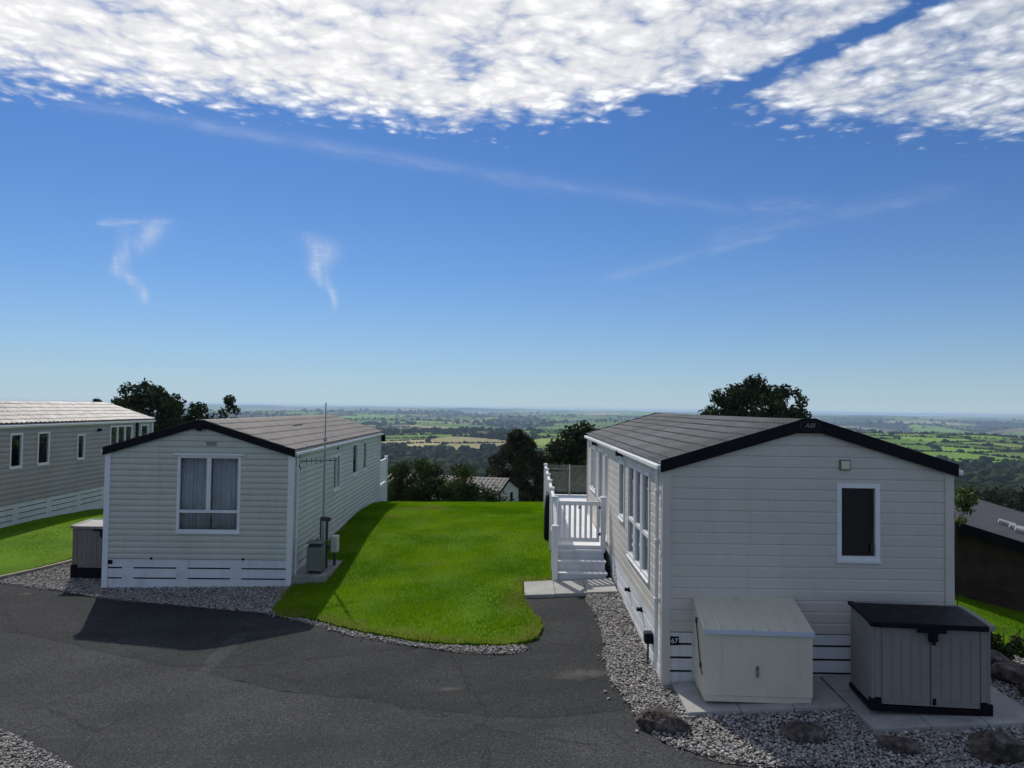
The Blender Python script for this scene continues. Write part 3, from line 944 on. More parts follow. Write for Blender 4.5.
def caravan(name, loc, yaw, Wd, L, he, hr, label, cat, group, wall='vinyl_sage', board=0.115, roof='pantile', skirt=(0.56, 3, 0.028), wins=(), gut_r=True, lap=0.028, face=0.45, roofm=None, trim='white'):
    root = thing(name, loc, yaw, label, cat, group)
    zs = skirt[0]
    hol = {k: [] for k in ('front', 'left', 'right', 'rear')}
    for wdw in wins: hol[wdw['side']].append((wdw['u'][0] + .01, wdw['u'][1] - .01, wdw['z'][0] + .01, wdw['z'][1] - .01))
    ends = dict(front=Wd, rear=Wd, left=L, right=L)
    for side in ('front', 'rear', 'left', 'right'):
        mp = mapper(side, Wd, L)
        gb = side in ('front', 'rear')
        lap_wall(mp, 0.0, ends[side], zs, he, board, lap, hol[side], (Wd / 2, hr) if gb else None, face).build('front_wall' if side == 'front' else 'rear_wall' if side == 'rear' else 'side_wall', M[wall], root, recalc=False)
        # plank skirting with slots
        sk = MB(); n = skirt[1]; gp_ = skirt[2]
        ph = (zs - gp_ * (n - 1)) / n
        for i in range(n):
            z0 = i * (ph + gp_)
            sk.box(0.03, ends[side] - 0.03, z0 - (0.25 if i == 0 else 0), z0 + ph - (0.012 if i == n - 1 else 0), -0.012, 0.012, mp)
        u = 0.35
        while u < ends[side] - 0.3 and gp_ > 0:
            sk.box(u, u + 0.22, 0.02, zs - 0.03, -0.022, -0.0125, mp); sk.box(u, u + 0.22, ph * .5, zs - ph * .5, -0.012, 0.005, mp)
            u += 1.05 if gb else 1.6
        sk.build('skirting', M['white_dull'], root)
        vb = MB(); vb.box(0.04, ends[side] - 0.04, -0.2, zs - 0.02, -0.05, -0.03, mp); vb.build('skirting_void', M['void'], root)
    # corner trims
    for cx in (0, Wd):
        for cy in (0, L):
            ct = MB()
            sx = -1 if cx == 0 else 1; sy = -1 if cy == 0 else 1
            x0, x1 = sorted((cx + sx * 0.032, cx - sx * 0.075)); y0, y1 = sorted((cy + sy * 0.032, cy - sy * 0.075))
            ct.box(x0, x1, *sorted((cy + sy * 0.032, cy + sy * 0.001)), -0.15, he - 0.02)
            ct.box(*sorted((cx + sx * 0.0305, cx + sx * 0.0005)), *sorted((cy, cy - sy * 0.075)), -0.15, he - 0.025)
            ct.build('corner_trim', M[trim], root)
    fl = MB(); fl.box(0.06, Wd - 0.06, 0.06, L - 0.06, zs - 0.05, zs); fl.box(0.06, Wd - 0.06, 0.06, L - 0.06, he - .1, he - .06); fl.build('inner_floor', M['floor'], root)
    v, f = tile_roof(Wd, L, he, hr, roof)
    ro = link('roof', np_mesh('roof', v, f), M[roofm or ('roof_tile' if roof == 'pantile' else 'roof_slate')], root)
    # black verge boards
    for side in ('front', 'rear'):
        mp = mapper(side, Wd, L); vb = MB()
        sl_ = (hr - he) / (Wd / 2); o = 0.065; zt = 0.05
        zo = he - sl_ * o
        th = 0.155
        flat = 0.16
        poly = [(-o, zo + zt), (Wd / 2 - flat, hr - sl_ * flat + zt), (Wd / 2 - flat * .5, hr - sl_ * flat * .35 + zt), (Wd / 2 + flat * .5, hr - sl_ * flat * .35 + zt), (Wd / 2 + flat, hr - sl_ * flat + zt), (Wd + o, zo + zt), (Wd + o, zo + zt - th), (Wd / 2 + flat, hr - sl_ * flat + zt - th), (Wd / 2 - flat, hr - sl_ * flat + zt - th), (-o, zo + zt - th)]
        vb.prism(poly, 0.062, 0.085, lambda p, q, c: mp(p, q, c))
        vb.build('verge_board', M['black'], root, bevel=0.006)
    gu = []
    for sx, cx in ((-1, 0), (1, Wd)):
        gm = MB()
        zg = he - (hr - he) / (Wd / 2) * 0.07
        gm.box(*sorted((cx + sx * 0.03, cx + sx * 0.11)), -0.05, L + 0.05, zg - 0.075, zg - 0.012)
        gm.box(*sorted((cx + sx * 0.002, cx + sx * 0.03)), 0.03, L - 0.03, zg - 0.10, zg - 0.015)
        gm.build('gutter', M['white'], root, bevel=0.012)
        dp = MB()
        xx = cx + sx * 0.06
        dp.tube([(xx, 0.17, zg - 0.07), (xx, 0.17, 0.25), (xx + sx * .05, 0.17, 0.16)], 0.024, 10)
        for zz in (he * 0.35, he * .62, he * 0.85): dp.box(xx - .034, xx + .034, 0.135, 0.205, zz, zz + .05)
        dp.build('downpipe', M['white'], root)
    for wdw in wins:
        kw = {k: q for k, q in wdw.items() if k not in ('side', 'u', 'z')}
        window(root, mapper(wdw['side'], Wd, L), *wdw['u'], *wdw['z'], **kw)
    return root


def small_lamp(root, mp, u, z, name='wall_lamp', m='black', s=0.05):
    b = MB()
    b.box(u - s * .6, u + s * .6, z - s, z + s, 0.0, 0.035, mp)
    b.prism([(u - s, z + s * .8), (u + s, z + s * .8), (u + s * .6, z - s * .6), (u - s * .6, z - s * .6)], 0.035, 0.035 + s * 1.6, lambda p, q, c: mp(p, q, c))
    return b.build(name, M[m], root, bevel=0.006)


CG = 'holiday caravans on the hillside'
# --- the sage caravan
LZ = -0.12
sage = caravan('static_caravan', (-7.94, 15.0, LZ), 1.3, 3.62, 11.5, 2.71, 3.27, 'sage green caravan with one curtained gable window and a dull tiled roof', 'caravan', CG,
               'vinyl_sage', 0.116, 'pantile', (0.57, 3, 0.03),
               [dict(side='front', u=(1.38, 2.62), z=(1.09, 2.60), mull=(), trans=(1.50,), curtain=((1.36, 1.98), (2.03, 2.64)), hood=True, name='window'),
                dict(side='right', u=(3.75, 4.6), z=(1.50, 2.38), mull=(4.2,)),
                dict(side='right', u=(6.3, 7.1), z=(1.65, 2.55)),
                dict(side='right', u=(8.05, 8.7), z=(1.65, 2.55)),
                dict(side='left', u=(3.0, 4.4), z=(1.2, 2.4), mull=(3.7,)), dict(side='left', u=(8.0, 9.4), z=(1.2, 2.4), mull=(8.7,))])
mpf = mapper('front', 3.62, 11.5); mpr = mapper('right', 3.62, 11.5)
b = MB(); b.box(1.955, 2.035, 1.53, 2.55, -0.02, 0.036, mpf); b.build('window_mullion', M['white'], sage)
b = MB()
for i in range(4): b.box(1.93, 2.13, 2.79 + i * .016, 2.80 + i * .016, 0.016, 0.03, mpf)
b.box(1.91, 2.15, 2.775, 2.865, 0.005, 0.017, mpf)
b.build('vent', M['meterbox'], sage)
for u in (0.92, 2.70):
    b = MB(); b.tube([mpf(u, .575, 0.0), mpf(u, .575, 0.035)], 0.026, 10); b.build('vent_plug', M['black'], sage)
b = MB(); b.box(0.065, 0.165, .455, .535, 0.012, 0.02, mpf); b.build('number_plate', M['black'], sage)
b = MB(); b.prism([(1.73, 3.20), (1.89, 3.20), (1.85, 3.08), (1.77, 3.08)], 0.086, 0.105, lambda p, q, c: mpf(p, q, c)); b.build('ridge_cap', M['black'], sage)
b = MB(); b.box(2.42, 2.56, 4.2, 5.0, 3.02, 3.12); b.build('roof_vent', M['black'], sage, bevel=0.015)
b = MB(); b.box(3.66, 3.80, 11.5, 11.62, 2.38, 2.62); b.build('wall_lamp', M['black'], sage, bevel=0.01)
b = MB(); b.box(3.62, 3.66, 4.2, 4.32, 2.5, 2.58); b.build('wall_bracket', M['darkmetal'], sage)

# --- the cream caravan
RZ0 = 0.13
cream = caravan('static_caravan', (1.92, 9.5, RZ0), -0.4, 3.54, 10.1, 2.72, 3.26, 'cream caravan with black verge boards and one small dark gable window', 'caravan', CG,
                'vinyl_cream', 0.1365, 'slab', (0.635, 4, 0.028), lap=0.014, face=0.8, trim='vinyl_cream', wins=
                [dict(side='front', u=(2.13, 2.66), z=(1.54, 2.49), unlit_panel=True),
                 dict(side='left', u=(0.95, 1.58), z=(1.02, 2.50), trans=(1.62,)), dict(side='left', u=(1.63, 2.22), z=(1.02, 2.50), trans=(1.62,)), dict(side='left', u=(2.27, 2.95), z=(1.02, 2.50), trans=(1.62,)),
                 dict(side='left', u=(3.40, 4.05), z=(1.48, 2.48)),
                 dict(side='left', u=(5.75, 6.25), z=(0.75, 2.48)), dict(side='left', u=(6.7, 7.5), z=(0.70, 2.50), name='door', trans=(1.4,)), dict(side='left', u=(8.05, 9.2), z=(1.45, 2.48), mull=(8.6,)),
                 dict(side='right', u=(3.0, 4.4), z=(1.2, 2.4), mull=(3.7,))])
mpf = mapper('front', 3.54, 10.1); mpl = mapper('left', 3.54, 10.1)
b = MB(); b.box(2.16, 2.29, 2.655, 2.785, 0.005, 0.045, mpf); lm = b.build('security_light', M['meterbox'], cream, bevel=0.008)
b = MB(); b.box(2.175, 2.275, 2.67, 2.77, 0.045, 0.052, mpf); b.build('lens', M['lens'], lm)
b = MB(); b.box(0.075, 0.185, 0.47, 0.575, 0.012, 0.02, mpf); npl = b.build('number_plate', M['black'], cream)
b = MB(); b.tube([mpf(2.56, 1.63, 0.03), mpf(2.56, 1.75, 0.03)], 0.012, 6); b.build('window_handle', M['darkmetal'], cream)
small_lamp(cream, mpl, 3.72, 2.60, s=0.06); small_lamp(cream, mpl, 7.9, 2.58, s=0.06)
small_lamp(cream, mpl, 2.75, 0.49, 'skirting_vent', s=0.035); small_lamp(cream, mpl, 1.55, 0.49, 'skirting_vent', s=0.035)
b = MB(); b.box(0.62, 0.78, 0.28, 0.42, 0.012, 0.12, mpl); b.build('socket_box', M['black'], cream, bevel=0.012)
b = MB(); b.tube([mpl(0.7, 0.30, 0.07), mpl(0.7, -0.02, 0.07)], 0.014, 8); b.build('cable', M['darkmetal'], cream)
b = MB(); b.box(3.62, 3.70, -0.02, 0.05, 2.61, 2.67); b.build('gutter_end', M['white'], cream, bevel=0.01)


def lettering(text, size, parent, place, name, m, depth=0.003, shear=0.0):
    cu = bpy.data.curves.new(name, 'FONT')
    cu.body = text; cu.size = size; cu.extrude = depth; cu.align_x = 'CENTER'; cu.align_y = 'CENTER'; cu.shear = shear
    tmp = bpy.data.objects.new(name + '_tmp', cu); COL.objects.link(tmp)
    bpy.context.view_layer.update()
    me = bpy.data.meshes.new_from_object(tmp.evaluated_get(bpy.context.evaluated_depsgraph_get()))
    COL.objects.unlink(tmp); bpy.data.objects.remove(tmp)
    me.materials.clear()
    o = link(name, me, m, parent)
    o.location = place; o.rotation_euler = (rad(90), 0, 0)
    return o


lettering('67', 0.085, npl, (0.13, -0.022, 0.522), 'digits', M['digit'])
# oval maker's emblem on the verge apex
b = MB()
R_ = []
for k in range(32):
    t = 2 * math.pi * k / 32; R_.append((math.cos(t), math.sin(t)))
vs = []
for a_, c_ in R_:
    for s_, n_ in ((0.125, 0.086), (0.125, 0.092), (0.118, 0.092), (0.118, 0.086)):
        vs.append(mpf(1.77 + a_ * s_, 3.20 + c_ * (s_ * 0.50), n_))
b.add(vs, [(4 * k + j, 4 * ((k + 1) % 32) + j, 4 * ((k + 1) % 32) + (j + 1) % 4, 4 * k + (j + 1) % 4) for k in range(32) for j in range(4)])
em = b.build('emblem', M['darkmetal'], cream)
lettering('ABI', 0.085, em, (1.77, -0.088, 3.20), 'emblem_letters', M['emblem'], shear=0.2)

# --- the taupe caravan on the left
taupe = caravan('static_caravan', (-17.35, 19.0, 0.07), 1.3, 3.7, 10.35, 2.80, 3.40, 'taupe caravan with white skirting and a glaring pale roof beside the far lawn', 'caravan', CG,
                'vinyl_taupe', 0.145, 'pantile', (0.60, 4, 0.026), roofm='roof_glare', wins=
                [dict(side='right', u=(1.70, 2.25), z=(1.58, 2.54)), dict(side='right', u=(2.95, 3.55), z=(1.58, 2.54)), dict(side='right', u=(5.05, 5.5), z=(1.6, 2.40)),
                 dict(side='right', u=(7.1, 8.7), z=(1.2, 2.62), mull=(7.63, 8.17)), dict(side='right', u=(9.35, 10.0), z=(1.2, 2.62))])
mpr = mapper('right', 3.7, 10.35)
small_lamp(taupe, mpr, 6.3, 2.5, 'wall_lamp', 'black', 0.06)
b = MB(); b.box(8.95, 9.09, 0.3, 2.7, 0.005, 0.07, mpr); b.build('dark_pipe_box', M['black'], taupe)
b = MB(); b.box(1.6, 1.95, 0.6, 1.4, 3.40, 3.50); b.build('roof_vent', M['black'], taupe)

# --- a caravan on the terrace below
low1 = caravan('static_caravan', (-0.60, 35.2, -3.2), 75, 3.7, 10.0, 2.72, 3.27, 'far grey roofed caravan below the lawn edge, half hidden by bushes', 'caravan', CG,
               'vinyl_cream', 0.2, 'pantile', (0.6, 3, 0.03), [dict(side='front', u=(2.1, 2.9), z=(1.7, 2.62)), dict(side='left', u=(2.0, 3.2), z=(1.3, 2.4))])
# ------------------------------------------------------------------ dark timber lodge on the right
lodge = thing('timber_lodge', (8.55, 14.85, -0.35), -28, 'dark brown timber lodge with a low grey felt roof and white ridge strip', 'lodge')
Wl, Ll, hel, hrl = 6.0, 6.9, 0.92, 1.76
mp = lambda u, z, n: (u - Wl / 2, -n, z)
lap_wall(mp, 0, Wl, -0.3, hel, 0.16, 0.014, [], (Wl / 2, hrl)).build('front_wall', M['brownwood'], lodge, recalc=False)
lap_wall(lambda u, z, n: (Wl / 2 + n, u, z), 0, Ll, -0.3, hel, 0.16, 0.014, []).build('side_wall', M['brownwood'], lodge, recalc=False)
lap_wall(lambda u, z, n: (-Wl / 2 - n, u, z), 0, Ll, -0.3, hel, 0.16, 0.014, []).build('side_wall', M['brownwood'], lodge, recalc=False)
lap_wall(lambda u, z, n: (u - Wl / 2, Ll + n, z), 0, Wl, -0.3, hel, 0.16, 0.014, [], (Wl / 2, hrl)).build('rear_wall', M['brownwood'], lodge, recalc=False)
b = MB(); sl_ = (hrl - hel) / (Wl / 2)
for sg in (-1, 1):
    o = 0.25
    b.prism([(0, hrl + .05), (sg * (Wl / 2 + o), hel - sl_ * o + .05), (sg * (Wl / 2 + o), hel - sl_ * o - .02), (0, hrl - .02)], -0.2, Ll + 0.2, lambda p, q, c: (p, c, q))
b.build('roof', M['felt'], lodge)
b = MB(); o = 0.25
b.prism([(-Wl / 2 - o, hel - sl_ * o + .07), (0, hrl + .07), (Wl / 2 + o, hel - sl_ * o + .07), (Wl / 2 + o, hel - sl_ * o - .12), (0, hrl - .12), (-Wl / 2 - o, hel - sl_ * o - .12)], -0.235, -0.205, lambda p, q, c: (p, c, q))
b.build('verge_board', M['black'], lodge)
b = MB()
b.prism([(-0.12, hrl + .03), (0, hrl + .085), (0.12, hrl + .03), (0, hrl + .052)], 0.9, Ll + .2, lambda p, q, c: (p, c, q)); b.build('ridge_strip', M['paleplastic'], lodge)
for (x_, y_, ln, an) in ((1.12, 2.1, .30, 0), (1.28, 1.75, .30, 0), (1.35, 1.45, .30, 0), (1.75, 2.2, 1.1, 35)):
    b = MB(); zz = hrl - sl_ * x_ + .05
    q0 = Vector((x_ - ln / 2 * math.cos(rad(an)), y_ - ln / 2 * math.sin(rad(an)), hrl - sl_ * (x_ - ln / 2 * math.cos(rad(an))) + .11))
    q1 = Vector((x_ + ln / 2 * math.cos(rad(an)), y_ + ln / 2 * math.sin(rad(an)), hrl - sl_ * (x_ + ln / 2 * math.cos(rad(an))) + .11))
    b.tube([q0, q1], 0.045, 8); b.tube([(q0 + q1) / 2, (q0 + q1) / 2 - Vector((0, 0, .08))], .02, 6)
    b.build('roof_vent', M['paleplastic'], lodge)

# ------------------------------------------------------------------ deck of the cream caravan
dk = thing('timber_deck', (0.9, 15.05, 0.3), -1.4, 'white deck with steps and a slatted gate along the sunny side of the cream caravan', 'deck')
DZ0 = 0.52                                # floor height above the base
fl = MB()
yb = 0.0
while yb < 8.8:
    fl.box(0.05, 0.98 if yb < 4.55 else 2.9, yb, yb + 0.138, DZ0 - 0.03, DZ0); yb += 0.145
fl.build('deck_floor', M['deckboard'], dk)
b = MB(); b.box(0.02, 0.045, 0.0, 8.85, -0.3, DZ0 - .24); b.box(0.02, 0.045, 0.0, 8.85, DZ0 - .22, DZ0 - .01); b.build('side_skirt', M['white_dull'], dk)


def post(x, y, z0, z1, s=0.05):
    p = MB(); p.box(x - s, x + s, y - s, y + s, z0, z1)
    p.box(x - s - .012, x + s + .012, y - s - .012, y + s + .012, z1, z1 + .03)
    p.add([(x - s, y - s, z1 + .03), (x + s, y - s, z1 + .03), (x + s, y + s, z1 + .03), (x - s, y + s, z1 + .03), (x, y, z1 + .055)], [(0, 1, 4), (1, 2, 4), (2, 3, 4), (3, 0, 4)])
    return p.build('post', M['white'], dk, bevel=0.004)


ys = [0.0, 1.75, 3.5, 5.25, 7.0, 8.75]
for y_ in ys: post(-0.03, y_, -0.35, DZ0 + 0.92)
post(0.93, 0.0, -0.1, DZ0 + 0.92)
for y0, y1 in zip(ys, ys[1:]):
    r_ = MB()
    r_.box(-0.06, 0.0, y0 + .05, y1 - .05, DZ0 + .82, DZ0 + .88); r_.box(-0.05, -0.01, y0 + .05, y1 - .05, DZ0 + .06, DZ0 + .11)
    k = y0 + .13
    while k < y1 - .1: r_.box(-0.042, -0.018, k, k + .07, DZ0 + .11, DZ0 + .82); k += .13
    r_.build('rail_panel', M['white'], dk)
gt = MB()
gt.box(0.04, 0.86, -0.025, 0.02, DZ0 + .78, DZ0 + .86); gt.box(0.04, 0.86, -0.025, 0.02, DZ0 + .07, DZ0 + .15)
gt.box(0.04, 0.10, -0.025, 0.02, DZ0 + .15, DZ0 + .78); gt.box(0.80, 0.86, -0.025, 0.02, DZ0 + .15, DZ0 + .78)
for i in range(6):
    x_ = 0.145 + i * .105; gt.box(x_, x_ + .048, -0.014, 0.012, DZ0 + .15, DZ0 + .78)
gate = gt.build('gate', M['white'], dk, bevel=0.004)
b = MB()
for zz in (.72, .2): b.box(0.84, 0.90, -0.034, -0.026, DZ0 + zz, DZ0 + zz + .05)
b.build('hinge', M['darkmetal'], gate)
b = MB(); b.box(0.44, 0.48, -.045, -.026, DZ0 + .72, DZ0 + .77); b.build('latch', M['metal'], gate)
stp = MB()
for i, (y_, z_) in enumerate(((-0.72, 0.13), (-0.46, 0.30), (-0.20, 0.45))):
    stp.box(0.03, 0.93, y_ + .02, y_ + .04, z_ - .19 if i else -.2, z_ - .035)
    stp.box(0.02, 0.95, y_ - .01, y_ + .27, z_ - .033, z_)
stp.box(0.03, 0.93, -0.02, -0.002, .40, DZ0 - .002)
stp.build('steps', M['white_dull'], dk, bevel=0.004)
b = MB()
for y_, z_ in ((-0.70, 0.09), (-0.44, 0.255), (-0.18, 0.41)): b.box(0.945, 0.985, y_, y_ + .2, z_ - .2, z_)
b.build('step_gap_shade', M['void'], dk)  # near-black blocks: shade of the open gap beside the treads, as colour
post(-0.03, -0.72, -0.25, 0.98)
hr_ = MB(); hr_.prism([(-0.72, 1.0), (0.0, DZ0 + .90), (0.0, DZ0 + .84), (-0.72, 0.93)], -0.06, 0.0, lambda p, q, c: (c, p, q)); hr_.build('handrail', M['white'], dk)
st_ = MB(); st_.prism([(-0.72, -.2), (0, -.2), (0, DZ0), (-0.2, .45), (-.46, .30), (-0.70, 0.13)], -0.01, 0.02, lambda p, q, c: (c, p, q)); st_.build('stringer', M['white_dull'], dk)
b = MB(); b.box(0.05, 0.70, 8.74, 8.752, DZ0 + .08, DZ0 + .92); b.box(0.74, 1.5, 8.74, 8.752, DZ0 + .08, DZ0 + .92); b.box(1.54, 2.3, 8.74, 8.752, DZ0 + .08, DZ0 + .92)
b.build('glass_screen', M['glass_clear'], dk)
for x_ in (0.72, 1.52):
    b = MB(); b.box(x_ - .02, x_ + .02, 8.72, 8.77, DZ0, DZ0 + .94); b.build('screen_clamp', M['metal'], dk)

cov_ = thing('cover_bag', (0.86, 18.0, float(terrain_z(0.86, 18.0))), 0, 'tall narrow black cover bag propped against the lawn side of the white deck', 'cover')
b = MB()
sec = [(0.0, .05, .22), (.1, .065, .26), (.5, .07, .27), (.9, .06, .25), (1.02, .045, .2), (1.08, .02, .12)]
vs = []
for z_, hx, hy in sec:
    for k in range(12):
        t = 2 * math.pi * k / 12
        vs.append((hx * math.copysign(abs(math.cos(t)) ** .6, math.cos(t)) + .02 * z_ + .006 * math.sin(7 * z_ + 3 * t), hy * math.copysign(abs(math.sin(t)) ** .6, math.sin(t)), z_))
n_ = len(sec)
b.add(vs, [(i * 12 + k, i * 12 + (k + 1) % 12, (i + 1) * 12 + (k + 1) % 12, (i + 1) * 12 + k) for i in range(n_ - 1) for k in range(12)] + [tuple(range(11, -1, -1)), tuple((n_ - 1) * 12 + k for k in range(12))])
b.build('bag', M['black'], cov_, smooth=True)
b = MB(); b.tube([(0, -.1, 1.07), (0.0, -.05, 1.12), (0, .05, 1.12), (0, .1, 1.07)], .012, 6); b.build('handle', M['darkmetal'], cov_)

# --- rear deck of the sage caravan
d2 = thing('timber_deck', (-4.62, 26.6, 0.2), 1.3, 'white deck rail just showing past the rear corner of the sage caravan', 'deck')
b = MB(); b.box(-3.4, 0.0, 0.0, 2.0, 0.45, 0.5); b.build('deck_floor', M['deckboard'], d2)
b = MB(); b.box(0.0, 0.03, 0.02, 1.95, -0.3, 0.48); b.build('side_skirt', M['white_dull'], d2)
for y_ in (0.07, 1.9):
    b = MB(); b.box(-.05, .05, y_ - .05, y_ + .05, -.3, 1.42); b.box(-.06, .06, y_ - .06, y_ + .06, 1.42, 1.45); b.build('post', M['white'], d2)
b = MB(); b.box(-.03, .03, .12, 1.85, 1.3, 1.36); b.box(-.03, .03, .12, 1.85, .56, .62)
k = .16
while k < 1.8: b.box(-.012, .012, k, k + .1, .62, 1.3); k += .125
b.build('rail_panel', M['white'], d2)

# ------------------------------------------------------------------ paving
def paving_row(quads, off, label):
    """slabs laid side by side, each with a narrow open joint"""
    for q in quads:
        c = Vector((sum(p[0] for p in q) / 4, sum(p[1] for p in q) / 4))
        q2 = [c + (Vector(p) - c) * 0.985 for p in q]
        b_ = MB()
        tz = [float(terrain_z(p.x, p.y)) + off for p in q2]
        b_.add([(p.x, p.y, z) for p, z in zip(q2, tz)] + [(p.x, p.y, z - .07) for p, z in zip(q2, tz)], [(0, 1, 2, 3), (7, 6, 5, 4), (0, 4, 5, 1), (1, 5, 6, 2), (2, 6, 7, 3), (3, 7, 4, 0)])
        o_ = b_.build('paving', M['paving'], bevel=0.006)
        tag(o_, label, 'paving', kind='structure')


paving_row([[(0.27 + .545 * i, 13.42), (0.27 + .545 * (i + 1), 13.40), (0.27 + .545 * (i + 1), 14.3), (0.27 + .545 * i, 14.3)] for i in range(3)], 0.03, 'concrete paving slab at the foot of the white steps')
paving_row([[(2.02 + .6 * i, 8.62), (2.02 + .6 * (i + 1), 8.62), (2.02 + .6 * (i + 1), 9.47), (2.02 + .6 * i, 9.47)] for i in range(3)], 0.035, 'concrete paving slab under the cream storage box')
paving_row([[(3.84 + .6 * i, 8.05), (3.84 + .6 * (i + 1), 8.05), (3.84 + .6 * (i + 1), 9.0), (3.84 + .6 * i, 9.0)] for i in range(3)] + [[(3.84 + .6 * i, 9.01), (3.84 + .6 * (i + 1), 9.01), (3.84 + .6 * (i + 1), 9.47), (3.84 + .6 * i, 9.47)] for i in range(3)], 0.035, 'concrete paving slab under the grey storage shed')

# ------------------------------------------------------------------ storage boxes
cz = float(terrain_z(2.8, 9.0)) + 0.042
cb = thing('storage_box', (2.24, 8.78, cz), -3.0, 'cream steel storage box with a sloping ribbed lid against the cream caravan', 'storage box')
Wc, Dc, hf, hb = 1.22, 0.74, 0.80, 1.0
b = MB()
b.prism([(0, 0.07), (Dc, 0.07), (Dc, hb), (0, hf)], 0, Wc, lambda p, q, c: (c, p, q)); b.build('body', M['creamsteel'], cb, bevel=0.006)
b = MB(); b.box(0.012, Wc - .012, 0.012, Dc - .01, 0, 0.068); b.build('plinth', M['creamsteel'], cb)
b = MB()
sl2 = (hb - hf) / Dc
P_ = []
nr = 7
for i in range(nr):
    x0 = -0.01 + (Wc + .02) * i / nr; x1 = -0.01 + (Wc + .02) * (i + 1) / nr
    P_ += [(x0, 0.004), (x0 + .018, 0.020), (x0 + .034, 0.006)]
P_ += [(Wc + .01, 0.004)]
top = [(x, -0.015, hf + .012 + h) for x, h in P_] + [(x, Dc + .005, hb + .012 + h) for x, h in P_]
n_ = len(P_)
b.add(top, [(i, i + 1, n_ + i + 1, n_ + i) for i in range(n_ - 1)])
lid = b.build('lid', M['creamsteel'], cb, recalc=False)
sm = lid.modifiers.new('sheet', 'SOLIDIFY'); sm.thickness = 0.010; sm.offset = -1
b = MB(); b.box(-0.014, Wc + .014, -0.028, -0.016, hf - .035, hf + .02); b.build('lid_lip', M['zinc'], cb, bevel=.003)
b = MB(); b.tube([(0.60, -0.002, .40), (0.60, -0.02, .40), (0.60, -0.024, .36), (0.60, -0.02, .30)], .012, 8); b.box(.585, .615, -.008, -.001, .29, .42); b.build('handle', M['metal'], cb)
b = MB(); b.tube([(-.012, .43, .80), (-.012, .16, .36)], .007, 6); b.tube([(-.012, .17, .36), (-.012, .08, .29), (-.012, .04, .29)], .006, 6)
b.box(-.02, 0, .41, .45, .77, .83); b.box(-.02, 0, .14, .19, .33, .38); b.build('lid_strut', M['darkmetal'], cb)


def garden_shed(loc, rz, label, lidm, bodym, Wd=1.22, D=0.70, H=0.925, base=0.06):
    t = thing('storage_shed', loc, rz, label, 'storage shed', 'plastic storage sheds beside the caravans')
    arc = lambda s: H + 0.03 * math.sin(math.pi * (0.5 * s)) - 0.0      # rises from front to back
    N = 8
    sidep = [(0, base), (D, base)] + [(D * (1 - i / N), arc(1 - i / N) - .02) for i in range(N + 1)]
    b_ = MB()
    for x0, x1 in ((0, .03), (Wd - .03, Wd)):
        b_.prism(sidep, x0, x1, lambda p, q, c: (c, p, q))
    b_.box(.03, Wd - .03, D - .03, D, base, H + .08)
    b_.build('shell', M[bodym], t, bevel=.006)
    b_ = MB(); b_.box(-.015, Wd + .015, -.015, D + .01, 0, base - .002); 
    b_.box(-.015, .10, -.02, .06, 0, base + .07); b_.box(Wd - .10, Wd + .015, -.02, .06, 0, base + .07)
    b_.build('base', M['black'], t, bevel=.006)
    for x0, x1 in ((.105, Wd / 2 - .004), (Wd / 2 + .004, Wd - .105)):
        d_ = MB(); d_.box(x0, x1, .006, .03, base + .01, H - .03)
        k_ = 5; wr = (x1 - x0) / k_
        for i in range(k_):
            d_.box(x0 + i * wr + wr * .12, x0 + (i + 1) * wr - wr * .12, .001, .006, base + .06, H - .10)
        d_.build('door', M[bodym], t, bevel=.003)
    for x0, x1 in ((.0301, .10), (Wd - .10, Wd - .0301)):
        d_ = MB(); d_.box(x0, x1, .002, .03, base + .08, H - .03); d_.build('door_post', M[bodym], t, bevel=.003)
    l_ = MB()
    poly = [(-.045 + (D + .06) * i / N, arc(max(0, i / N)) + .0) for i in range(N + 1)]
    poly += [(a_, c_ + .038) for a_, c_ in reversed(poly)]
    poly[0] = (poly[0][0], poly[0][1] - .02)
    l_.prism(poly, .035, Wd - .035 , lambda p, q, c: (c, p, q))
    for i in range(4):
        x0 = .12 + i * (Wd - .24) / 4
        rib = [(.03 + (D - .06) * k / N, arc(k / N * .9 + .05) + .05) for k in range(N + 1)]
    ld = l_.build('lid', M[lidm], t, bevel=.008)
    for x0, x1 in ((-.03, .034), (Wd - .034, Wd + .03)):
        s_ = MB(); s_.prism([(a_, c_ + (.004 if k < N + 1 else .008)) for k, (a_, c_) in enumerate(poly)], x0, x1, lambda p, q, c: (c, p, q)); s_.build('lid_edge', M[lidm] if x0 < 0 else M['greyplastic'], t, bevel=.008)
    h_ = MB(); h_.box(Wd / 2 - .16, Wd / 2 + .14, -.065, -.046, H - .055, H - .015); h_.box(Wd / 2 - .03, Wd / 2 + .06, -.05, -.006, H - .15, H - .055); h_.tube([(Wd / 2 + .01, -.06, H - .13), (Wd / 2 + .01, -.06, H - .18)], .02, 8)
    h_.build('latch', M['black'], t, bevel=.004)
    h_ = MB(); h_.box(Wd / 2 + .02, Wd / 2 + .05, -.012, .004, base + .03, base + .10); h_.build('bolt', M['black'], t)
    return t


garden_shed((3.96, 8.37, float(terrain_z(4.5, 8.7)) + 0.042), -6.5, 'grey plastic storage shed with double doors and a black arched lid', 'black', 'greyplastic')
garden_shed((-8.92, 15.6, float(terrain_z(-8.7, 15.6)) + 0.0), 0, 'fawn plastic shed with a paler lid half hidden behind the sage caravan corner', 'greyplastic', 'fawnplastic', base=0.2, H=1.02)

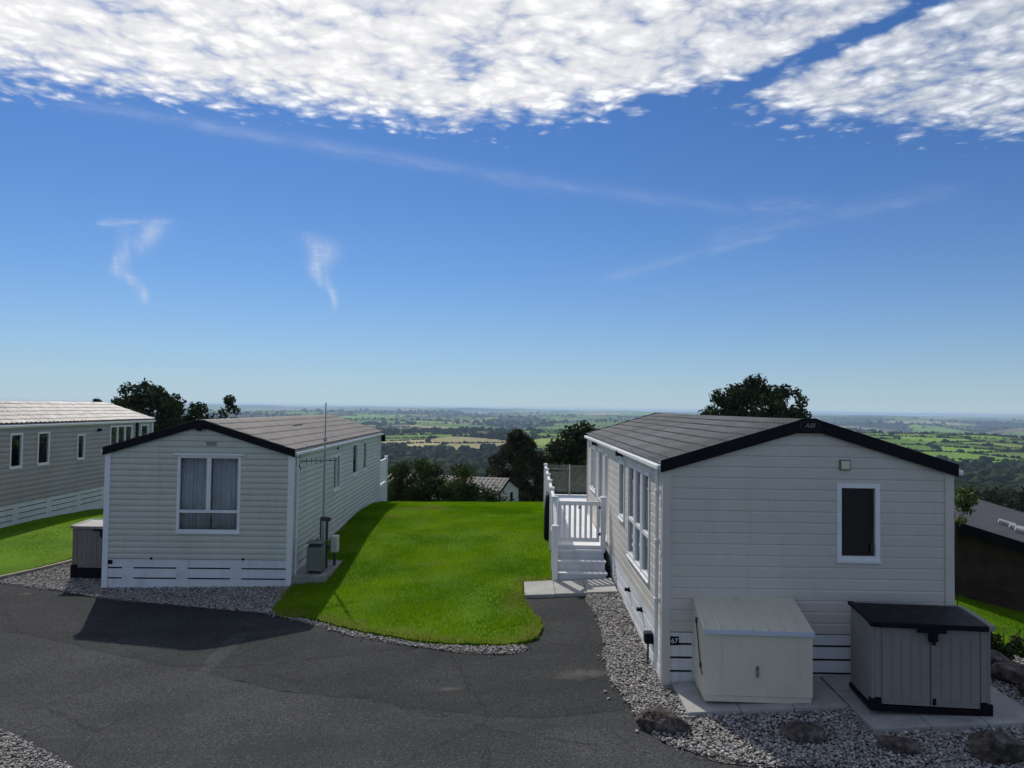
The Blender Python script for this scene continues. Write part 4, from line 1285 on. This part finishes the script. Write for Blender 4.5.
# ------------------------------------------------------------------ aerial mast, meter boxes and plinth
pz = float(terrain_z(-3.9, 16.0))
pl = MB(); pl.box(-4.32, -3.62, 15.1, 16.7, pz - .2, pz + .09); po = pl.build('concrete_plinth', M['concrete'], bevel=.012)
tag(po, 'low concrete plinth at the sage caravan side carrying the mast and boxes', 'plinth')
pz += .09
ms = thing('aerial_mast', (-3.86, 15.8, pz), 0, 'tall thin grey mast with a yagi aerial beside the sage caravan', 'aerial')
b = MB(); b.tube([(0, 0, 0), (0, 0, 2.45)], .021, 10); b.tube([(0, 0, 2.4), (0, 0, 3.42)], .013, 8); b.box(-.03, .03, -.03, .03, 2.62, 2.70); b.build('pole', M['metal'], ms)
b = MB(); b.tube([(-.50, -.30, 2.22), (.22, .13, 2.22)], .012, 6)
for i in range(7):
    t = i / 6; p = Vector((-.32 + .5 * t, -.19 + .3 * t, 2.22)); ln = .075 - .03 * t
    b.tube([p + Vector((.0, 0, -ln)), p + Vector((0, 0, ln))], .006, 5)
c_ = Vector((-.47, -.28, 2.22))
b.tube([c_ + Vector((0, 0, -.2)), c_ + Vector((0, 0, .2))], .014, 6); b.tube([c_ + Vector((-.08, .12, -.16)), c_, c_ + Vector((.08, -.12, .16))], .013, 6); b.tube([c_ + Vector((.08, -.12, -.16)), c_, c_ + Vector((-.08, .12, .16))], .013, 6)
b.build('yagi_aerial', M['darkmetal'], ms)
pp = MB(); pp.box(.05, .10, -.03, .03, 0.02, 1.05); pp.box(-.05, .15, -.06, .06, .42, .50); pp.box(-.05, .15, -.06, .06, .98, 1.06); pp.box(-.065, -.04, -.03, .03, 0.0, 1.02); pp.build('mast_bracket', M['darkmetal'], ms, bevel=.006)
bx = thing('meter_box', (-4.05, 15.25, pz), 0, 'grey green meter box with a sloped top on the plinth beside the mast', 'meter box')
b = MB(); b.prism([(0, .06), (.34, .06), (.34, .60), (.02, .52), (0, .5)], 0, .30, lambda p, q, c: (c, p, q)); b.build('cabinet', M['meterbox'], bx, bevel=.01)
b = MB(); b.box(-.012, .312, -.02, .36, .60, .625); b.build('lid', M['meterbox'], bx)
for x_ in (.02, .24):
    b = MB(); b.box(x_, x_ + .04, .05, .29, 0, .06); b.build('foot', M['darkmetal'], bx)
b = MB(); b.tube([(.15, .2, .62), (.17, .2, .70)], .014, 6); b.build('knob', M['darkmetal'], bx)
b2 = thing('hookup_box', (-3.72, 16.15, pz), 0, 'small pale hook-up box on a stub behind the mast', 'hook-up box')
b = MB(); b.box(-.04, .10, -.1, .1, .28, .62); b.build('cabinet', M['paleplastic'], b2, bevel=.015)
b = MB(); b.box(.0, .05, -.03, .03, 0, .28); b.build('stub_post', M['darkmetal'], b2)
# timber kerb along the left lawn
tk = MB()
kp = [(-10.38, 15.36), (-9.96, 16.15), (-9.55, 17.2), (-9.36, 18.5)]
for (xa, ya), (xb, yb2) in zip(kp, kp[1:]):
    d = Vector((xb - xa, yb2 - ya, 0)).normalized(); n = Vector((-d.y, d.x, 0)) * .035
    za, zb = float(terrain_z(xa, ya)), float(terrain_z(xb, yb2))
    A, B_ = Vector((xa, ya, 0)), Vector((xb, yb2, 0)) - d * .004
    tk.add([A + n + Vector((0, 0, za - .1)), A - n + Vector((0, 0, za - .1)), B_ - n + Vector((0, 0, zb - .1)), B_ + n + Vector((0, 0, zb - .1)), A + n + Vector((0, 0, za + .05)), A - n + Vector((0, 0, za + .05)), B_ - n + Vector((0, 0, zb + .05)), B_ + n + Vector((0, 0, zb + .05))],
           [(0, 3, 2, 1), (4, 5, 6, 7), (0, 1, 5, 4), (1, 2, 6, 5), (2, 3, 7, 6), (3, 0, 4, 7)])
tag(tk.build('edging_board', M['timber']), 'pale edging board between the far lawn and the gravel', 'edging')

# ------------------------------------------------------------------ rocks
def rock(x, y, sx, sy, sz, rz, seed, label, name='rock', flat=0.0, cat='rock', group='rocks along the gravel edge', up=0.25):
    bm = bmesh.new(); bmesh.ops.create_icosphere(bm, subdivisions=4, radius=1)
    r = np.random.default_rng(seed)
    ph = r.uniform(0, 6, (7, 3)); fr = r.normal(0, 1, (7, 3)) * np.array([1.3, 1.8, 2.6, 3.8, 5.5, 8.0, 12.0])[:, None]
    am = np.array([.14, .13, .08, .05, .035, .025, .018])
    cut = r.normal(0, 1, (26, 3)); cut /= np.linalg.norm(cut, axis=1)[:, None]
    for v in bm.verts:
        p = np.array(v.co)
        k = 1 + sum(am[i] * math.sin(float(fr[i] @ p) + ph[i, 0]) for i in range(7))
        p = p * k
        for ci, c in enumerate(cut):        # broken facets
            d = p @ c - (0.62 + 0.012 * ci)
            if d > 0: p = p - c * d * 0.93
        v.co = (p[0] * sx, p[1] * sy, p[2] * sz)
    me = bpy.data.meshes.new(name); bm.to_mesh(me); bm.free()
    o = link(name, me, M['rock'])
    o.location = (x, y, float(terrain_z(x, y)) + sz * up); o.rotation_euler = (rad(r.uniform(-8, 8)), rad(r.uniform(-8, 8)), rad(rz))
    return tag(o, label, cat, group)


rock(1.66, 8.42, .34, .21, .17, -28, 3, 'reddish brown rock in the sunlit gravel beside the asphalt path')
rock(3.08, 8.02, .24, .17, .13, 10, 5, 'dark craggy rock in the gravel in front of the cream storage box')
rock(3.93, 7.66, .24, .16, .11, -5, 8, 'low flat dark rock in the gravel in front of the grey storage shed')
rock(4.73, 7.45, .30, .24, .22, 20, 12, 'big rough rock at the gravel corner in front of the grey storage shed')
rock(6.0, 9.62, .32, .25, .20, 5, 15, 'pale topped edging stone closest to the dark bush', 'edging_stone', group='stones edging the lawn behind the grey shed')
rock(6.15, 9.2, .50, .28, .14, -25, 17, 'long flat edging stone between the bush and the gravel', 'edging_stone', group='stones edging the lawn behind the grey shed')
rock(6.05, 8.75, .34, .24, .15, 30, 19, 'dark edging stone nearest the grey shed', 'edging_stone', group='stones edging the lawn behind the grey shed')


# ------------------------------------------------------------------ trees and bushes
def leaf_mesh(centers, radii, n, size, seed, squash=0.85, shell=0.55, droop=0.0):
    r = np.random.default_rng(seed)
    centers = np.asarray(centers, float); radii = np.asarray(radii, float)
    wgt = radii ** 2; wgt /= wgt.sum()
    k = r.choice(len(centers), n, p=wgt)
    d = r.normal(0, 1, (n, 3)); d /= np.linalg.norm(d, axis=1)[:, None]
    rr = radii[k] * (shell + (1.08 - shell) * r.uniform(0, 1, n) ** 0.6) * r.uniform(0.85, 1.12, n)
    p = centers[k] + d * rr[:, None] * np.array([1, 1, squash])
    nn = d + r.normal(0, 0.8, (n, 3)); nn /= np.linalg.norm(nn, axis=1)[:, None]
    t = np.cross(nn, r.normal(0, 1, (n, 3))); t /= np.linalg.norm(t, axis=1)[:, None]
    b_ = np.cross(nn, t)
    s = size * r.uniform(0.6, 1.4, n)[:, None]
    v = np.stack([p + t * s, p + b_ * s * 0.55 + nn * s * .2, p - t * s, p - b_ * s * 0.55 + nn * s * .2], 1)
    c = np.clip(0.45 + 0.25 * r.normal(0, 1, n) + 0.25 * r.normal(0, 1, len(centers))[k], 0, 1)
    return v.reshape(-1, 3), np.arange(4 * n).reshape(-1, 4), np.repeat(c, 4)[:, None].repeat(3, 1)


def tree(name, loc, label, cat, group, clumps, n, size, leaf, trunk_r, trunk_top, seed, limbs=7, shell=0.5, squash=0.85):
    t = thing(name, loc, 0, label, cat, group)
    r = random.Random(seed)
    C_ = [c[:3] for c in clumps]; R2 = [c[3] for c in clumps]
    v, f, c = leaf_mesh(C_, R2, n, size, seed, squash, shell)
    link('crown', np_mesh('crown', v, f, c), M[leaf], t)
    b_ = MB()
    b_.tube([(0, 0, -.5), (.03, .02, trunk_top * .5), (-.03, .05, trunk_top)], [trunk_r * 1.3, trunk_r, trunk_r * .7], 9)
    for q in r.sample(list(range(len(C_))), min(limbs, len(C_))):
        e = Vector(C_[q]); s0 = Vector((0, 0, trunk_top * r.uniform(.6, 1.0)))
        mid = s0.lerp(e, .5) + Vector((r.uniform(-.2, .2), r.uniform(-.2, .2), r.uniform(0, .3)))
        b_.tube([s0, mid, e], [trunk_r * .5, trunk_r * .3, trunk_r * .08], 6)
    b_.build('trunk', M['bark'], t, smooth=True)
    return t


def dome(rx, ry, z0, z1, n, rmin, rmax, seed, power=0.5):
    """clump centres filling a dome shaped crown"""
    r = np.random.default_rng(seed); out = []
    while len(out) < n:
        p = r.uniform(-1, 1, 3); p[2] = r.uniform(0, 1)
        q = math.hypot(p[0], p[1])
        lim = (1 - p[2] ** 2) ** power if p[2] < 1 else 0
        if q < lim and (q > lim * 0.35 or p[2] > .55 or r.uniform() < .3):
            out.append((p[0] * rx, p[1] * ry, z0 + p[2] * (z1 - z0), r.uniform(rmin, rmax)))
    return out


def tz(x, y): return float(terrain_z(x, y))


TG = 'trees on the slope behind the caravans'
# big round tree behind the cream caravan
x, y = 17.85, 55.0; z = tz(x, y)
tree('oak_tree', (x, y, z), 'broad dark round tree rising behind the cream caravan roof', 'tree', TG, dome(3.95, 3.4, 2.2 - z, 5.65 - z, 130, .4, .7, 41, .45) + dome(3.6, 3.3, -1.0 - z, 3.0 - z, 60, .5, .8, 141, .2), 20000, .15, 'leaf_dark', .32, 1.5 - z, 42, 12, .25)
x, y = -23.3, 48.0; z = tz(x, y)
tree('oak_tree', (x, y, z), 'dark leafy tree behind the ridge of the taupe caravan', 'tree', TG, dome(3.2, 2.8, 1.2 - z, 4.6 - z, 75, .4, .7, 43) + dome(3.0, 2.8, -1.5 - z, 2.0 - z, 40, .5, .8, 143, .2) + [(-2.9, 0, 3.4 - z + .15, .32)], 12000, .15, 'leaf_dark', .28, 1.5 - z, 44, 10, .25)
x, y = -20.8, 49.0; z = tz(x, y)
tree('hawthorn_tree', (x, y, z), 'low dark tree at the foot of the dark leafy tree', 'tree', TG, dome(2.5, 1.8, -1.0 - z, 3.45 - z, 80, .4, .7, 45), 9000, .14, 'leaf_dark', .14, .5 - z, 46, 6, .3)
x, y = -20.4, 55.0; z = tz(x, y)
tree('hawthorn_tree', (x, y, z), 'small slim tree standing alone above the sage caravan roof ridge', 'tree', TG, dome(.75, .75, 1.2 - z, 3.9 - z, 16, .25, .42, 47) + dome(1.6, 1.6, -2 - z, 1.6 - z, 20, .4, .7, 48), 2600, .13, 'leaf_dark', .12, 1.2 - z, 48, 6, .3)
x, y = .40, 42.5; z = tz(x, y)
cone = []
rr_ = random.Random(5)
for i in range(120):
    h_ = rr_.random() ** 1.1
    rad_ = 2.55 * (1 - h_ ** 1.9) ** .75 * (0.35 + .65 * rr_.random() ** .5); th_ = rr_.uniform(0, 6.28)
    cone.append((rad_ * math.cos(th_), rad_ * math.sin(th_), -3.0 - z + h_ * 5.1, .24 + .28 * (1 - h_)))
tree('conifer_tree', (x, y, z), 'dense cone shaped tree standing beyond the far edge of the lawn', 'tree', TG, cone, 17000, .11, 'leaf_cone', .2, 1.0 - z, 49, 5, .3, 1.1)
x, y = 4.1, 46.0; z = tz(x, y)
tree('oak_tree', (x, y, z), 'loose crowned tree rising behind the far eaves of the cream caravan', 'tree', TG, dome(1.9, 1.7, 0.2 - z, 2.4 - z, 70, .35, .55, 51) + dome(2.2, 2.0, -3.6 - z, 1.0 - z, 70, .4, .65, 151, .25) + [(.3, 0, 2.55 - z, .3), (-.6, 0, 2.3 - z, .3)], 12000, .13, 'leaf_dark', .2, .5 - z, 52, 8, .25)

BG = 'bushes below the far edge of the lawn'
for (x, y, rx, ry, zb, zt, n, lab, sd) in (
        (-3.0, 31.5, 1.5, 1.0, -2.0, 1.65, 11000, 'tallest leafy bush in the middle beyond the far edge of the lawn', 61),
        (-4.75, 31.8, 1.3, .9, -2.4, 0.95, 8000, 'leafy bush beyond the lawn closest to the sage caravan', 62),
        (-1.95, 30.6, .9, .7, -1.8, 1.1, 6500, 'leafy bush in front of the far grey roof', 63),
        (-1.0, 30.2, .60, .5, -1.6, .30, 2600, 'low bush under the eaves of the far caravan', 64),
        (-0.35, 30.0, .32, .3, -1.6, .08, 700, 'small dark sprig of a bush before the gable of the far caravan', 67),
        (0.15, 29.5, .35, .4, -1.4, -.2, 700, 'small bright shrub at the foot of the cone shaped tree', 65),
        (2.6, 30.0, 1.4, .9, -2.0, 1.5, 5200, 'brownish bush behind the glass screen of the white deck', 66)):
    z = tz(x, y)
    tree('bush', (x, y, z), lab, 'bush', BG, dome(rx, ry, zb - z, zt - z, (90 if rx > .7 else 30), .22, .42, sd, .3), n, .075 if rx > .6 else .06, 'leaf_mid' if sd != 65 else 'leaf_ivy', .05, (zb + zt) / 2 - z, sd, 5, .25)
x, y = 6.42, 9.95; z = tz(x, y)
tree('bush', (x, y, z), 'small dark rounded shrub beside the grey storage shed', 'bush', None, dome(.27, .25, 0.05, .36, 14, .09, .14, 71), 1500, .028, 'leaf_dark', .02, .15, 72, 4, .3)
x, y = 7.72, 13.2; z = tz(x, y)
tree('climber_plant', (x, y, z), 'light green climbing sprig at the cream caravan corner before the lodge roof', 'climber', None, [(.12, 0, 1.98, .12), (.22, 0, 1.86, .13), (.14, 0, 1.72, .14), (.05, 0, 1.85, .12), (.24, 0, 2.02, .07), (.08, 0, 1.5, .10)], 420, .04, 'leaf_ivy', .007, 1.8, 73, 4, .2)

# far woods and hedgerows: many small crowns read as one mass
def far_woods():
    r = np.random.default_rng(99)
    vs, fs, cs = [], [], []
    base = 0
    # loose leaf-card crowns on the near slope
    for _ in range(3200):
        s = r.uniform(0, 1)
        y = 1.0 / (1 / 85 + s * (1 / 420 - 1 / 85))
        t = r.uniform(-.85, .85); x = t * y
        if field_at(x, y)[1] is False and r.uniform() < .7: continue
        zt_ = float(terrain_z(x, y)); H = r.uniform(5, 10) * (0.75 if y < 130 else 1.0)
        top_lim = 3.5 - y * 0.048           # keep crowns below the open view
        if zt_ + H > top_lim: H = top_lim - zt_
        if H < 2.5: continue
        R0 = H * r.uniform(.32, .5)
        cl_ = [(x + r.normal(0, R0 * .5), y + r.normal(0, R0 * .5), zt_ + H * r.uniform(.35, .85), R0 * r.uniform(.4, .65)) for _ in range(7)]
        v, f, c = leaf_mesh([q[:3] for q in cl_], [q[3] for q in cl_], 190 if y < 200 else 110, .34 if y < 200 else .55, int(r.integers(1e6)), .9, .5)
        vs.append(v); fs.append(f + base); cs.append(np.clip(c * .8 + r.normal(0, .12), 0, 1)); base += len(v)
    v = np.concatenate(vs); f = np.concatenate(fs); c = np.concatenate(cs)
    o = link('woodland', np_mesh('woodland', v, f, c), M['wood_far'])
    tag(o, 'dense wood on the slope below the caravans', 'woodland', kind='stuff')
    bm = bmesh.new(); bmesh.ops.create_icosphere(bm, subdivisions=2, radius=1)
    V = np.array([q.co[:] for q in bm.verts]); Fc = np.array([[q.index for q in f_.verts] for f_ in bm.faces]); bm.free()
    px_, py_, ps, pc = [], [], [], []
    tries = 0
    while len(px_) < 9000 and tries < 90000:
        tries += 1
        s = r.uniform(0, 1)
        y = 1.0 / (1 / 330 + s * (1 / 7000 - 1 / 330)) if r.uniform() < .55 else math.exp(r.uniform(math.log(330), math.log(7000)))
        x = r.uniform(-.72, .72) * y
        _, wd, e = field_at(x, y)
        if not wd and e > 0.045 and r.uniform() > .003: continue
        if not wd and r.uniform() < .1: continue
        px_.append(x); py_.append(y)
        k = (r.uniform(3.2, 5.5) if wd else r.uniform(1.1, 2.4)) * (1 + y / 5000)
        ps.append(k); pc.append(r.uniform(0, 1) * .7 + .3 * (0.5 + .5 * float(vnoise(x, y, 120, 6))))
    for lay, y0, y1, step, hs in ((LAY[0], 330, 2500, 3.3, 1.25), (LAY[1], 2500, 6200, 16.0, 2.3)):
        pts, tr, kinds = lay[0], lay[1], lay[2]
        for i, p in enumerate(pts):
            if not (y0 < p[1] < y1) or abs(p[0]) > p[1] * .8: continue
            for co, j, d in tr.find_n((p[0], p[1], 0), 8)[1:]:
                if j < i or (kinds[i] == 6 and kinds[j] == 6): continue
                q = pts[j]; mid = (p + q) / 2; nn = np.array((-(q - p)[1], (q - p)[0])) / d
                t_ = -lay[4]
                while t_ < lay[4]:
                    t_ += step * r.uniform(.7, 1.3)
                    e = mid + nn * t_ + r.normal(0, .5, 2)
                    if not (y0 < e[1] < y1) or abs(e[0]) > e[1] * .72 or r.uniform() < .10: continue
                    qq = tr.find_n((e[0], e[1], 0), 2)
                    if {qq[0][1], qq[1][1]} != {i, j}: continue
                    px_.append(e[0]); py_.append(e[1]); pc.append(r.uniform(0.1, .7))
                    ps.append(hs * r.uniform(.8, 1.4) * (2.3 if r.uniform() < .07 else 1.0))
    x = np.array(px_); y = np.array(py_); s = np.array(ps); n = len(x)
    v = V[None] * r.uniform(.7, 1.22, (n, len(V), 1)) * np.stack([s * r.uniform(.9, 1.6, n), s * r.uniform(.9, 1.3, n), s * r.uniform(.8, 1.15, n)], -1)[:, None, :]
    v = v + np.stack([x, y, terrain_z(x, y) + s * .55], -1)[:, None, :]
    f = Fc[None] + (np.arange(n) * len(V))[:, None, None]
    o = link('hedgerows', np_mesh('hedgerows', v.reshape(-1, 3), f.reshape(-1, 3), np.repeat(np.array(pc), len(V))[:, None].repeat(3, 1)), M['wood_far'])
    tag(o, 'far off hedgerows and copses across the valley fields', 'woodland', kind='stuff')


far_woods()

# ------------------------------------------------------------------ haze
zlow = float(RZ.min()) - 1.0
hz = MB(); hz.box(-22000, 22000, -60, 15300, zlow, 8.5)
hm = bpy.data.materials.new('haze'); hm.use_nodes = True
n = NT(hm.node_tree); n.n.clear()
pv = n.node('ShaderNodeVolumePrincipled')
pv.inputs['Color'].default_value = (0.55, 0.75, 1.0, 1)
pv.inputs['Density'].default_value = 1.0e-4
pv.inputs['Anisotropy'].default_value = 0.2
oo = n.node('ShaderNodeOutputMaterial'); n.l.new(pv.outputs[0], oo.inputs['Volume'])
tag(hz.build('haze', hm), 'thin blue haze over the valley', 'haze', kind='stuff')
